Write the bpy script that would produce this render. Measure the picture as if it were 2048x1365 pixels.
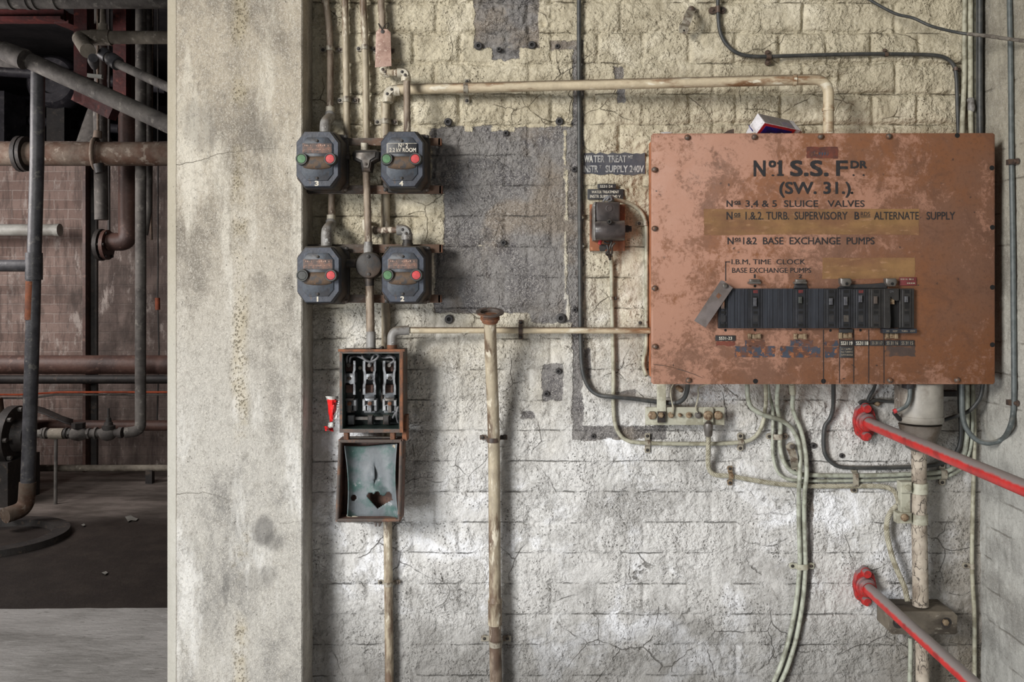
import bpy, math, random
import numpy as np
import bmesh
from mathutils import Vector, Matrix

for o in list(bpy.data.objects):
    bpy.data.objects.remove(o)
SC = bpy.context.scene
COL = SC.collection
random.seed(7)

# ------------------------------------------------------------------ camera
VX, VY = 1060.0, 565.0          # where the level camera looks straight at the wall
D = 2.2                          # camera to wall, metres
S0 = 0.001223                    # metres per photo pixel on the wall plane
F = D / S0
CZ = 1.5
cam = bpy.data.cameras.new('camera')
cam_ob = bpy.data.objects.new('camera', cam)
COL.objects.link(cam_ob)
cam_ob.location = (0, -D, CZ)
cam_ob.rotation_euler = (math.radians(90), 0, 0)
cam.sensor_fit = 'HORIZONTAL'
cam.sensor_width = 36
cam.lens = F * 36 / 2048
cam.shift_x = (1024 - VX) / 2048
cam.shift_y = -(682.5 - VY) / 2048
cam.clip_start = 0.05
SC.camera = cam_ob

# ------------------------------------------------------------------ light
SC.view_settings.view_transform = 'Standard'
SC.view_settings.look = 'None'
SC.view_settings.gamma = 1
SC.view_settings.use_curve_mapping = False
SC.view_settings.exposure = 0.0
SC.cycles.max_bounces = 5
SC.cycles.diffuse_bounces = 3
SC.cycles.glossy_bounces = 2
SC.cycles.use_adaptive_sampling = True
SC.cycles.adaptive_threshold = 0.03
SC.cycles.caustics_reflective = False
SC.cycles.caustics_refractive = False
world = bpy.data.worlds.new('world')
SC.world = world
world.use_nodes = True
bg = world.node_tree.nodes['Background']
bg.inputs[0].default_value = (0.95, 0.97, 1.0, 1)
bg.inputs[1].default_value = 0.17


def area(name, loc, target, sx, sy, power, color):
    l = bpy.data.lights.new(name, 'AREA')
    l.shape = 'RECTANGLE'
    l.size, l.size_y = sx, sy
    l.energy = power
    l.color = color
    o = bpy.data.objects.new(name, l)
    COL.objects.link(o)
    o.location = loc
    d = Vector(target) - Vector(loc)
    o.rotation_euler = d.to_track_quat('-Z', 'Y').to_euler()
    return o


key = area('window_daylight', (-3.3, -3.9, 3.0), (0.25, 0, 1.22), 1.5, 1.5, 150, (1.0, 0.965, 0.915))
key.data.spread = math.radians(130)
low = area('low_fill', (-2.3, -3.0, 0.75), (0.32, 0, 0.74), 1.2, 1.0, 12, (0.93, 0.96, 1.0))  # added fill lamp brightening the lower wall, no real doorway
low.data.spread = math.radians(70)
area('plant_room_daylight', (-4.6, 3.0, 2.3), (-2.4, 5.2, 1.2), 1.2, 1.2, 58, (1.0, 0.94, 0.91))


# ------------------------------------------------------------------ pixel helpers
def P(u, v, p=0.0):
    d = D - p
    return Vector(((u - VX) * d / F, -p, CZ + (VY - v) * d / F))


def R(px, p=0.0):
    return px * (D - p) / F


def B(u, v, d):
    """a point of the room behind, d metres from the camera"""
    return P(u, v, D - d)


# ------------------------------------------------------------------ node helpers
def C(r, g, b):
    def f(c):
        c /= 255.0
        return c / 12.92 if c <= 0.04045 else ((c + 0.055) / 1.055) ** 2.4
    return (f(r), f(g), f(b), 1.0)


class G:
    def __init__(self, name):
        self.m = bpy.data.materials.new(name)
        self.m.use_nodes = True
        self.t = self.m.node_tree
        self.b = self.t.nodes['Principled BSDF']

    def new(self, kind, **kw):
        n = self.t.nodes.new(kind)
        for k, v in kw.items():
            setattr(n, k, v)
        return n

    def put(self, sock, val):
        if val is None:
            return
        if isinstance(val, bpy.types.NodeSocket):
            self.t.links.new(val, sock)
        else:
            sock.default_value = val

    def coord(self, scale=None, which='Object'):
        n = self.new('ShaderNodeTexCoord')
        o = n.outputs[which]
        if scale:
            mp = self.new('ShaderNodeMapping')
            self.put(mp.inputs['Vector'], o)
            mp.inputs['Scale'].default_value = scale
            o = mp.outputs[0]
        return o

    def math(self, op, a, b=None, c=None, clamp=False):
        n = self.new('ShaderNodeMath', operation=op, use_clamp=clamp)
        self.put(n.inputs[0], a)
        self.put(n.inputs[1], b)
        self.put(n.inputs[2], c)
        return n.outputs[0]

    def mix(self, fac, a, b, mode='MIX'):
        n = self.new('ShaderNodeMix', data_type='RGBA', blend_type=mode)
        self.put(n.inputs[0], fac)
        self.put(n.inputs[6], a)
        self.put(n.inputs[7], b)
        return n.outputs[2]

    def noise(self, vec, scale, detail=5.0, rough=0.55, dist=0.0):
        n = self.new('ShaderNodeTexNoise')
        self.put(n.inputs['Vector'], vec)
        n.inputs['Scale'].default_value = scale
        n.inputs['Detail'].default_value = detail
        n.inputs['Roughness'].default_value = rough
        n.inputs['Distortion'].default_value = dist
        return n.outputs['Fac']

    def warp(self, vec, scale, amount, detail=3.0):
        n = self.new('ShaderNodeTexNoise')
        self.put(n.inputs['Vector'], vec)
        n.inputs['Scale'].default_value = scale
        n.inputs['Detail'].default_value = detail
        a = self.new('ShaderNodeVectorMath', operation='MULTIPLY_ADD')
        self.put(a.inputs[0], n.outputs['Color'])
        a.inputs[1].default_value = (amount, amount, amount)
        self.put(a.inputs[2], vec)
        return a.outputs[0]

    def vor(self, vec, scale, feature='F1'):
        n = self.new('ShaderNodeTexVoronoi', feature=feature)
        self.put(n.inputs['Vector'], vec)
        n.inputs['Scale'].default_value = scale
        return n.outputs['Distance']

    def ss(self, x, lo, hi, a=0.0, b=1.0):
        n = self.new('ShaderNodeMapRange', interpolation_type='SMOOTHSTEP')
        self.put(n.inputs[0], x)
        n.inputs[1].default_value = lo
        n.inputs[2].default_value = hi
        n.inputs[3].default_value = a
        n.inputs[4].default_value = b
        return n.outputs[0]

    def sep(self, vec):
        n = self.new('ShaderNodeSeparateXYZ')
        self.put(n.inputs[0], vec)
        return n.outputs

    def bump(self, h, dist, strength=1.0, prev=None):
        n = self.new('ShaderNodeBump')
        self.put(n.inputs['Height'], h)
        n.inputs['Distance'].default_value = dist
        n.inputs['Strength'].default_value = strength
        if prev is not None:
            self.put(n.inputs['Normal'], prev)
        return n.outputs[0]

    def done(self, col, rough=0.6, metal=0.0, normal=None):
        self.put(self.b.inputs['Base Color'], col)
        self.put(self.b.inputs['Roughness'], rough)
        self.put(self.b.inputs['Metallic'], metal)
        if normal is not None:
            self.put(self.b.inputs['Normal'], normal)
        return self.m


def M(name, c1, c2=None, sc=14, lo=.45, hi=.6, c3=None, sc3=45, lo3=.58, hi3=.64,
      rough=.6, metal=0., bump=.5, bsc=160, bd=.001, dust=None, dlo=.15, dhi=.75, stretch=None):
    """worn paint / metal: base colour, blotches, finer chips, dust lying on upward faces"""
    g = G(name)
    v = g.coord(stretch)
    v0 = g.coord()
    col = c1
    if c2:
        col = g.mix(g.ss(g.noise(v, sc, 7, .62), lo, hi), c1, c2)
    if c3:
        col = g.mix(g.ss(g.noise(v, sc3, 6, .65), lo3, hi3), col, c3)
    tone = g.ss(g.noise(v0, 30, 6, .6), .25, .75, .82, 1.12)
    n = g.new('ShaderNodeHueSaturation')
    g.put(n.inputs['Value'], tone)
    g.put(n.inputs['Color'], col)
    col = n.outputs[0]
    if dust:
        geo = g.new('ShaderNodeNewGeometry')
        z = g.sep(geo.outputs['Normal'])[2]
        z = g.math('ADD', z, g.math('MULTIPLY_ADD', g.noise(v0, 60, 4), .5, -.25))
        col = g.mix(g.ss(z, dlo, dhi), col, dust)
    nb = g.bump(g.noise(v0, bsc, 5, .6), bd, bump) if bump else None
    return g.done(col, rough, metal, nb)


# ------------------------------------------------------------------ mesh helpers
def spline(pts, n=6):
    """Catmull-Rom through the points"""
    pts = [Vector(p) for p in pts]
    if len(pts) < 3:
        return pts
    q = [pts[0] * 2 - pts[1]] + pts + [pts[-1] * 2 - pts[-2]]
    out = []
    for i in range(1, len(q) - 2):
        a, b, c, d = q[i - 1:i + 3]
        for k in range(n):
            t = k / n
            out.append(.5 * ((2 * b) + (c - a) * t + (2 * a - 5 * b + 4 * c - d) * t * t + (3 * b - a - 3 * c + d) * t ** 3))
    out.append(pts[-1])
    return out


def px(path, p=None, n=6):
    """pixel path [(u, v[, p])] -> smoothed world path"""
    out = []
    for q in path:
        if len(q) > 2:
            p = q[2]
        out.append(P(q[0], q[1], p))
    return spline(out, n) if n else out


def fillet(pts, rad, n=7):
    """straight runs joined by round bends"""
    pts = [Vector(p) for p in pts]
    out = [pts[0]]
    for i in range(1, len(pts) - 1):
        a, b, c = pts[i - 1:i + 2]
        r = min(rad, (a - b).length * .49, (c - b).length * .49)
        s, e = b + (a - b).normalized() * r, b + (c - b).normalized() * r
        for k in range(n + 1):
            t = k / n
            out.append(s * (1 - t) ** 2 + b * 2 * t * (1 - t) + e * t * t)
    out.append(pts[-1])
    return out


class MB:
    def __init__(self):
        self.v, self.f = [], []

    def loft(self, rings, caps=True, closed=True):
        base = len(self.v)
        n = len(rings[0])
        for r in rings:
            self.v += [tuple(q) for q in r]
        for i in range(len(rings) - 1):
            for j in range(n if closed else n - 1):
                a, b = base + i * n + j, base + i * n + (j + 1) % n
                self.f.append((a, b, b + n, a + n))
        if caps and closed:
            self.f.append(tuple(base + j for j in reversed(range(n))))
            e = base + (len(rings) - 1) * n
            self.f.append(tuple(e + j for j in range(n)))
        return self

    def tube(self, pts, r, seg=10, caps=True):
        pts = [Vector(p) for p in pts]
        m = len(pts)
        rs = r if isinstance(r, (list, tuple)) else [r] * m
        tan = []
        for i in range(m):
            t = pts[min(i + 1, m - 1)] - pts[max(i - 1, 0)]
            tan.append(t)
        last = next(t for t in tan if t.length > 1e-7).normalized()
        for i in range(m):
            if tan[i].length > 1e-7:
                last = tan[i].normalized()
            tan[i] = last
        ref = Vector((0, 0, 1)) if abs(tan[0].z) < .9 else Vector((1, 0, 0))
        x = tan[0].cross(ref).normalized()
        rings = []
        for i in range(m):
            x = (x - tan[i] * x.dot(tan[i])).normalized()
            y = tan[i].cross(x)
            rings.append([pts[i] + (x * math.cos(2 * math.pi * k / seg) + y * math.sin(2 * math.pi * k / seg)) * rs[i] for k in range(seg)])
        return self.loft(rings, caps)

    def lathe(self, a, direction, prof, seg=20, caps=True):
        """prof: [(distance along direction, radius)]"""
        a, d = Vector(a), Vector(direction).normalized()
        ref = Vector((0, 0, 1)) if abs(d.z) < .9 else Vector((1, 0, 0))
        x = d.cross(ref).normalized()
        y = d.cross(x)
        return self.loft([[a + d * t + (x * math.cos(2 * math.pi * k / seg) + y * math.sin(2 * math.pi * k / seg)) * max(r, 1e-5) for k in range(seg)] for t, r in prof], caps)

    def knob(self, u, v, prof, seg=16):
        """lathe standing out of the wall; prof: [(p, radius px)]"""
        pm = prof[-1][0]
        c = P(u, v, pm)
        return self.lathe((c.x, 0, c.z), (0, -1, 0), [(p, r * (D - pm) / F) for p, r in prof], seg)

    def prism(self, poly, y0, y1, b=.0):
        """poly [(x, z)], back y0 to front y1 (front is nearer the camera: smaller y)"""
        cx = sum(q[0] for q in poly) / len(poly)
        cz = sum(q[1] for q in poly) / len(poly)
        s = 1.0
        if b:
            size = min(max(q[0] for q in poly) - min(q[0] for q in poly), max(q[1] for q in poly) - min(q[1] for q in poly)) / 2
            s = 1 - b / max(size, b * 1.5)
        sg = 1 if y1 > y0 else -1
        ring = lambda y, k: [Vector((cx + (q[0] - cx) * k, y, cz + (q[1] - cz) * k)) for q in poly]
        rings = [ring(y0, 1), ring(y1, 1)] if not b else [ring(y0, 1), ring(y1 - sg * b, 1), ring(y1, s)]
        return self.loft(rings)

    def plate(self, poly, p0, p1, b=0.0):
        """polygon in pixels as its front face shows at p1, extruded straight back to p0"""
        return self.prism([(P(u, v, p1).x, P(u, v, p1).z) for u, v in poly], -p0, -p1, b)

    def rect(self, u0, v0, u1, v1, p0, p1, b=.001, c=0):
        if c:
            poly = [(u0 + c, v0), (u1 - c, v0), (u1, v0 + c), (u1, v1 - c), (u1 - c, v1), (u0 + c, v1), (u0, v1 - c), (u0, v0 + c)]
        else:
            poly = [(u0, v0), (u1, v0), (u1, v1), (u0, v1)]
        return self.plate(poly, p0, p1, b)

    def box(self, lo, hi):
        x0, y0, z0 = lo
        x1, y1, z1 = hi
        return self.loft([[Vector(q) for q in ((x0, y, z0), (x1, y, z0), (x1, y, z1), (x0, y, z1))] for y in (y0, y1)])

    def beam(self, a, b, w, h):
        """box section from a to b"""
        a, b = Vector(a), Vector(b)
        d = (b - a).normalized()
        ref = Vector((0, 0, 1)) if abs(d.z) < .9 else Vector((0, 1, 0))
        x = d.cross(ref).normalized() * w / 2
        y = d.cross(x).normalized() * h / 2
        return self.loft([[q + x + y, q - x + y, q - x - y, q + x - y] for q in (a, b)])

    def rope(self, path, r, strands=6, pitch=.045, seg=6):
        path = [Vector(p) for p in path]
        L = [0]
        for i in range(1, len(path)):
            L.append(L[-1] + (path[i] - path[i - 1]).length)
        n = max(8, int(L[-1] / (pitch / 7)))
        ctr, k = [], 0
        for i in range(n + 1):
            s = L[-1] * i / n
            while k < len(L) - 2 and L[k + 1] < s:
                k += 1
            t = (s - L[k]) / max(L[k + 1] - L[k], 1e-9)
            ctr.append(path[k].lerp(path[k + 1], min(t, 1)))
        tan = [(ctr[min(i + 1, n)] - ctr[max(i - 1, 0)]).normalized() for i in range(n + 1)]
        x = tan[0].cross(Vector((0, 1, 0)))
        if x.length < .1:
            x = tan[0].cross(Vector((0, 0, 1)))
        x.normalize()
        fr = []
        for i in range(n + 1):
            x = (x - tan[i] * x.dot(tan[i])).normalized()
            fr.append((x.copy(), tan[i].cross(x)))
        for s in range(strands):
            pts = []
            for i in range(n + 1):
                a = 2 * math.pi * (s / strands + L[-1] * i / n / pitch)
                pts.append(ctr[i] + (fr[i][0] * math.cos(a) + fr[i][1] * math.sin(a)) * r * .62)
            self.tube(pts, r * .42, seg)
        return self

    def build(self, name, mat, parent=None, label=None, smooth=42, origin=None):
        me = bpy.data.meshes.new(name)
        off = Vector((0, 0, 0))
        if parent is not None:
            q = parent
            while q is not None:
                off += q.location
                q = q.parent
        elif origin is not None:
            off = Vector(origin)
        me.from_pydata([(v[0] - off.x, v[1] - off.y, v[2] - off.z) for v in self.v], [], self.f)
        bm = bmesh.new()
        bm.from_mesh(me)
        bmesh.ops.remove_doubles(bm, verts=bm.verts, dist=1e-6)
        bmesh.ops.recalc_face_normals(bm, faces=bm.faces)
        bm.to_mesh(me)
        bm.free()
        if smooth:
            me.polygons.foreach_set('use_smooth', [True] * len(me.polygons))
            me.set_sharp_from_angle(angle=math.radians(smooth))
        me.materials.append(mat)
        o = bpy.data.objects.new(name, me)
        COL.objects.link(o)
        if parent is not None:
            o.parent = parent
        elif origin is not None:
            o.location = off
        if label:
            o['label'] = label
        return o

    def low(self):
        n = len(self.v)
        return Vector((sum(v[0] for v in self.v) / n, sum(v[1] for v in self.v) / n, min(v[2] for v in self.v)))


def tag(o, label, cat, group=None):
    o['label'] = label
    o['category'] = cat
    if group:
        o['group'] = group
    return o


def thing(name, label, cat, loc, group=None):
    o = bpy.data.objects.new(name, None)
    o.empty_display_size = .02
    COL.objects.link(o)
    o.location = loc
    return tag(o, label, cat, group)


def solo(mb, name, mat, label, cat, group=None, smooth=42):
    return tag(mb.build(name, mat, origin=mb.low(), smooth=smooth), label, cat, group)


def structure(o):
    o['kind'] = 'structure'
    return o


def text_mesh(s, bold=0.0):
    cu = bpy.data.curves.new('lettering', 'FONT')
    cu.body = s
    cu.size = 1
    cu.offset = bold
    cu.resolution_u = 3
    ob = bpy.data.objects.new('lettering', cu)
    COL.objects.link(ob)
    bpy.context.view_layer.update()
    dg = bpy.context.evaluated_depsgraph_get()
    me = bpy.data.meshes.new_from_object(ob.evaluated_get(dg))
    bpy.data.objects.remove(ob)
    bpy.data.curves.remove(cu)
    co = np.empty(len(me.vertices) * 3, 'f')
    me.vertices.foreach_get('co', co)
    co = co.reshape(-1, 3)
    faces = [tuple(p.vertices) for p in me.polygons]
    bpy.data.meshes.remove(me)
    return co, faces


CAP = float(text_mesh('H')[0][:, 1].max())


def add_text(mb, s, u0, u1, v0, v1, p, bold=0.0):
    """capitals between rows v0 (top) and v1 (baseline), stretched from u0 to u1"""
    co, faces = text_mesh(s)
    x0, x1 = co[:, 0].min(), co[:, 0].max()
    e = bold * (v1 - v0)                       # heavier strokes: the same letters overlaid a hair apart
    for k, (du, dv) in enumerate(((-e, -e), (e, -e), (-e, e), (e, e)) if e > .12 else ((-e, 0), (e, 0)) if e else ((0, 0),)):
        base = len(mb.v)
        for x, y, _ in co:
            mb.v.append(tuple(P(u0 + e + (x - x0) / (x1 - x0) * (u1 - u0 - 2 * e) + du, v1 - e - (y / CAP) * (v1 - v0 - 2 * e) + dv, p + k * .00006)))
        mb.f += [tuple(base + i for i in f) for f in faces]
    return mb


def text(s, u0, u1, v0, v1, p, mat, parent, name='lettering', bold=0.0):
    return add_text(MB(), s, u0, u1, v0, v1, p, bold).build(name, mat, parent, smooth=0)

# ------------------------------------------------------------------ materials
CONDUIT = M('painted conduit', C(164, 153, 132), C(98, 80, 64), 22, .46, .60, C(196, 188, 170), 60, .56, .64, rough=.55, bump=.8, stretch=(1, 1, .3))
CONDUIT_RUSTY = M('rusty conduit', C(140, 126, 110), C(84, 67, 54), 20, .42, .58, C(176, 166, 150), 60, .55, .63, rough=.62, bump=.9, stretch=(1, 1, .3))
CONDUIT_LONG = M('painted horizontal conduit', C(186, 172, 146), C(122, 90, 62), 18, .5, .62, C(208, 200, 180), 50, .58, .64, rough=.5, bump=.7, stretch=(.3, 1, 1), dust=C(104, 90, 74), dlo=.3, dhi=.9)
CREAM = M('cream painted casting', C(188, 181, 164), C(132, 120, 100), 40, .5, .64, C(206, 202, 190), 80, .6, .66, rough=.55, bump=.7, dust=C(120, 110, 96), dlo=.4, dhi=1.)
GREYPAINT = M('grey painted casting', C(134, 132, 129), C(92, 87, 82), 40, .45, .62, C(176, 176, 174), 80, .6, .66, rough=.5, bump=.7, dust=C(116, 108, 98), dlo=.4, dhi=1.)
DARKIRON = M('dark iron', C(50, 47, 45), C(70, 59, 50), 30, .48, .64, rough=.55, metal=.2, bump=.6, dust=C(98, 92, 84), dlo=.3, dhi=1.)
BLUEGREY = M('blue-grey enamel', C(58, 64, 76), C(46, 49, 57), 30, .42, .6, C(82, 68, 58), 50, .62, .68, rough=.45, bump=.5, dust=C(96, 92, 86), dlo=.6, dhi=1.2)
BLUEPANEL = M('blue-grey raised enamel', C(66, 72, 80), C(56, 57, 61), 34, .45, .6, C(88, 76, 66), 60, .6, .66, rough=.48, bump=.5)
STARTERSIDE = M('dull brown-black casting', C(48, 45, 43), C(66, 54, 45), 24, .45, .6, rough=.6, bump=.6, dust=C(92, 86, 78), dlo=.3, dhi=1.)
RUSTPLATE = M('rusted nameplate', C(86, 74, 70), C(118, 90, 78), 60, .45, .6, C(70, 66, 66), 90, .55, .6, rough=.7, bump=.4)
WORNLETTER = M('worn reddish lettering', C(168, 138, 122), C(130, 98, 84), 160, .4, .6, rough=.7, bump=0)
RUSTBOSS = M('rusty boss', C(92, 74, 58), C(62, 60, 60), 60, .45, .6, C(116, 86, 60), 90, .58, .64, rough=.75, bump=.7)
RUST = M('orange rust', C(122, 78, 52), C(88, 62, 48), 50, .4, .6, rough=.8, bump=.8)
RAIL = M('rusty grey rail', C(84, 75, 67), C(92, 68, 52), 18, .45, .6, C(122, 116, 108), 50, .58, .64, rough=.7, bump=.7, dust=C(100, 92, 82), stretch=(.5, 1, 1))
GREEN = M('green cap', C(78, 122, 80), C(66, 102, 68), 90, .4, .6, rough=.5, bump=.2)
REDCAP = M('red cap', C(190, 58, 60), C(160, 54, 56), 90, .4, .6, rough=.5, bump=.2)
BLACKCAP = M('dark empty cap', C(64, 66, 62), C(50, 52, 50), 90, .4, .6, rough=.5, bump=.2)
WHITE = M('white paint', C(214, 208, 194), C(176, 168, 150), 120, .45, .65, rough=.7, bump=0)
BLACK = M('black paint', C(34, 33, 36), C(52, 46, 44), 120, .5, .7, rough=.7, bump=0)
VOID = M('black hole', C(16, 15, 15), rough=.9, bump=0)
PLATEBLACK = M('black label plastic', C(46, 46, 48), C(58, 54, 52), 80, .5, .7, rough=.4, bump=.2)
COVER = None
BREAKER = M('black bakelite', C(38, 39, 44), C(30, 31, 34), 40, .4, .6, C(58, 60, 64), 90, .62, .72, rough=.45, bump=.2)
BREAKER_DULL = M('brown-black bakelite', C(44, 42, 41), C(34, 33, 33), 40, .4, .6, C(60, 56, 53), 90, .6, .7, rough=.5, bump=.2)
FILLER = M('ribbed grey-black filler', C(43, 46, 53), C(34, 36, 42), 40, .4, .6, rough=.5, bump=.1, stretch=(3, 1, .3))
TOGGLE = M('grey toggle', C(88, 88, 90), C(66, 66, 72), 80, .4, .6, rough=.4, bump=.1)
STEEL = M('dull steel', C(112, 108, 104), C(92, 86, 80), 50, .45, .6, rough=.42, metal=.5, bump=.3)
BRIGHT = M('bright tinned metal', C(136, 138, 140), C(88, 88, 90), 50, .45, .65, rough=.38, metal=.6, bump=.5)
PORCELAIN = M('grey porcelain', C(150, 152, 154), C(120, 116, 112), 60, .5, .65, rough=.3, bump=.3)
BOXIN = M('dark green enamel', C(36, 52, 46), C(28, 38, 36), 40, .4, .6, rough=.45, bump=.3)
BOXOUT = M('brown rusted box', C(78, 68, 62), C(106, 74, 54), 30, .5, .62, C(60, 56, 54), 60, .55, .62, rough=.65, bump=.7)
LIDIN = M('brown lid lining', C(96, 72, 64), C(112, 84, 72), 40, .4, .6, C(70, 58, 54), 70, .55, .62, rough=.7, bump=.4)
LINER = M('blue-green insulating sheet', C(98, 104, 108), C(56, 84, 80), 14, .44, .6, C(132, 134, 136), 30, .6, .68, rough=.55, bump=.5)
WIRE = M('grey cloth wire', C(122, 122, 124), C(92, 92, 94), 80, .4, .6, rough=.7, bump=.3)
CABLE_BLACK = M('black sheathed cable', C(52, 54, 54), C(66, 66, 64), 50, .45, .6, rough=.5, bump=.3, dust=C(92, 90, 84), dlo=.4, dhi=1.0)
CABLE_GREY = M('dark grey sheathed cable', C(86, 92, 92), C(72, 78, 78), 50, .45, .6, rough=.5, bump=.3, dust=C(124, 122, 116), dlo=.4, dhi=1.0)
CABLE_CREAM = M('cream painted cable', C(166, 164, 146), C(128, 124, 106), 40, .45, .62, rough=.55, bump=.5)
CABLE_WHITE = M('pale green painted cable', C(164, 168, 154), C(126, 127, 113), 34, .45, .62, rough=.5, bump=.5)
STRAND = M('pale painted strand', C(166, 162, 144), C(124, 118, 100), 60, .45, .62, rough=.6, bump=.4)
COPPERTAG = M('copper label', C(176, 146, 132), C(150, 120, 108), 60, .45, .6, C(196, 172, 158), 140, .58, .62, rough=.5, bump=.5)
WOODORANGE = M('orange painted board', C(148, 94, 64), C(116, 76, 54), 24, .45, .6, C(186, 132, 100), 70, .6, .66, rough=.6, bump=.5)
BAKELITE = M('brown-grey bakelite', C(72, 65, 63), C(54, 49, 48), 26, .42, .6, C(92, 86, 82), 80, .62, .7, rough=.34, bump=.25, dust=C(112, 106, 100), dlo=.5, dhi=1.1)
EARTHBAR = M('pale green painted bar', C(170, 169, 153), C(138, 135, 118), 34, .46, .62, C(116, 100, 76), 60, .64, .7, rough=.5, bump=.4)
BRASSBOLT = M('rusty bolt head', C(140, 122, 98), C(98, 76, 56), 90, .45, .6, rough=.6, metal=.2, bump=.5)
SADDLE = M('tinned saddle', C(152, 146, 132), C(98, 86, 74), 60, .46, .6, rough=.5, metal=.1, bump=.5)
SADDLE_DARK = M('dark brown saddle', C(82, 66, 56), C(58, 50, 46), 60, .45, .6, rough=.55, bump=.4)
REDROD = M('red paint under dust', C(186, 38, 36), C(150, 30, 30), 24, .45, .65, C(96, 30, 28), 120, .66, .7, rough=.42, bump=.3, dust=C(128, 120, 118), dlo=.22, dhi=.62)
REDFLANGE = M('red painted casting', C(170, 38, 36), C(126, 30, 32), 34, .45, .62, C(96, 54, 50), 90, .56, .66, rough=.55, bump=.7, dust=C(116, 100, 100), dlo=.1, dhi=.7)
LEADBOX = M('grey painted cable box', C(150, 146, 138), C(104, 96, 88), 12, .45, .62, C(172, 170, 164), 50, .6, .68, rough=.45, bump=.5)
CONE = M('dusty grey cone', C(104, 97, 90), C(80, 70, 60), 20, .45, .6, rough=.7, bump=.6)
CLEAT = M('painted timber cleat', C(104, 96, 84), C(64, 57, 49), 16, .42, .6, C(128, 122, 110), 50, .6, .66, rough=.8, bump=.8, stretch=(.4, 1, 1))
CARDWHITE = M('white carton', C(206, 204, 208), C(176, 174, 176), 70, .5, .65, rough=.55, bump=.8, bsc=70, bd=.002)
CARDGREY = M('dusty carton side', C(128, 122, 120), C(112, 106, 106), 60, .45, .6, rough=.7, bump=.3)
CARDRED = M('carton red', C(186, 44, 52), C(160, 40, 46), 60, .45, .6, rough=.5, bump=.2)
CARDBLUE = M('carton blue', C(26, 28, 120), C(20, 22, 86), 60, .45, .6, rough=.45, bump=.2)
FOILRED = M('red wrapper', C(222, 40, 40), C(236, 84, 78), 30, .5, .62, rough=.25, bump=.8, bsc=60, bd=.002)
FOILWHITE = M('clear white wrapper', C(200, 200, 196), C(176, 176, 170), 60, .5, .65, rough=.25, bump=.8, bsc=90, bd=.002)
ORANGE = M('orange painted steel side', C(178, 110, 74), C(146, 88, 58), 20, .45, .6, rough=.55, bump=.3)


def crackle():
    g = G('crackled white lagging')
    v = g.coord()
    w = g.warp(g.warp(g.coord((1.2, 1.2, .7)), 38, .034), 130, .010)
    e = g.vor(w, 52, 'DISTANCE_TO_EDGE')
    gate = g.ss(g.noise(v, 26, 3), .42, .56)
    m = g.math('MULTIPLY', g.ss(e, .012, .055, 1, 0), gate)
    base = g.mix(g.ss(g.noise(v, 30, 6), .4, .65), C(172, 162, 148), C(134, 123, 110))
    col = g.mix(g.math('MULTIPLY', m, .85), base, C(58, 52, 47))
    h = g.math('SUBTRACT', 1.0, m)
    return g.done(col, .7, 0, g.bump(h, .003, .8, g.bump(g.noise(v, 160, 5), .001, .5)))


CRACKLE = crackle()


def cover_material():
    g = G('copper-brown painted cover')
    v = g.coord()
    n1 = g.noise(v, 4.2, 7, .62)
    n2 = g.noise(v, 15, 7, .7, .6)
    n3 = g.noise(v, 120, 4, .65)
    x = g.sep(v)[0]
    col = g.mix(g.ss(n1, .36, .64), C(117, 84, 67), C(124, 80, 52))
    col = g.mix(g.ss(n2, .46, .7, 0, .7), col, C(96, 66, 50))
    col = g.mix(g.ss(n3, .5, .72, 0, .5), col, C(82, 58, 45))
    # bare pinkish bloom, more of it towards the left
    pink = g.math('ADD', g.noise(g.warp(v, 9, .09), 5.4, 10, .78), g.math('MULTIPLY_ADD', x, -.16, .07))
    pink = g.math('ADD', pink, g.math('MULTIPLY_ADD', n3, .22, -.11))
    col = g.mix(g.ss(pink, .55, .66, 0, .85), col, C(164, 122, 102))
    spot = g.vor(g.warp(v, 40, .02), 48)
    gate = g.ss(g.noise(v, 14, 3), .5, .62)
    col = g.mix(g.math('MULTIPLY', g.ss(spot, .08, .16, 1, 0), gate), col, C(70, 52, 44))
    h = g.math('ADD', g.math('MULTIPLY', g.ss(pink, .55, .64), .35), g.math('MULTIPLY', n3, .5))
    return g.done(col, g.ss(n2, .3, .7, .5, .75), 0, g.bump(h, .0012, .6))


COVER = cover_material()


def grit(g, v):
    """wormy scuffs and flakes: (light ridges, dark ridges, relief)"""
    w = g.warp(v, 34, .020, 1)
    n1 = g.noise(w, 62, 2, .6)
    n2 = g.noise(g.warp(v, 60, .010, 1), 150, 2, .6)
    r1 = g.math('ABSOLUTE', g.math('SUBTRACT', n1, .5))
    r2 = g.math('ABSOLUTE', g.math('SUBTRACT', n2, .52))
    return g.ss(r2, .0, .035, 1, 0), g.ss(r1, .0, .022, 1, 0), g.math('MULTIPLY_ADD', n2, .6, n1)


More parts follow.
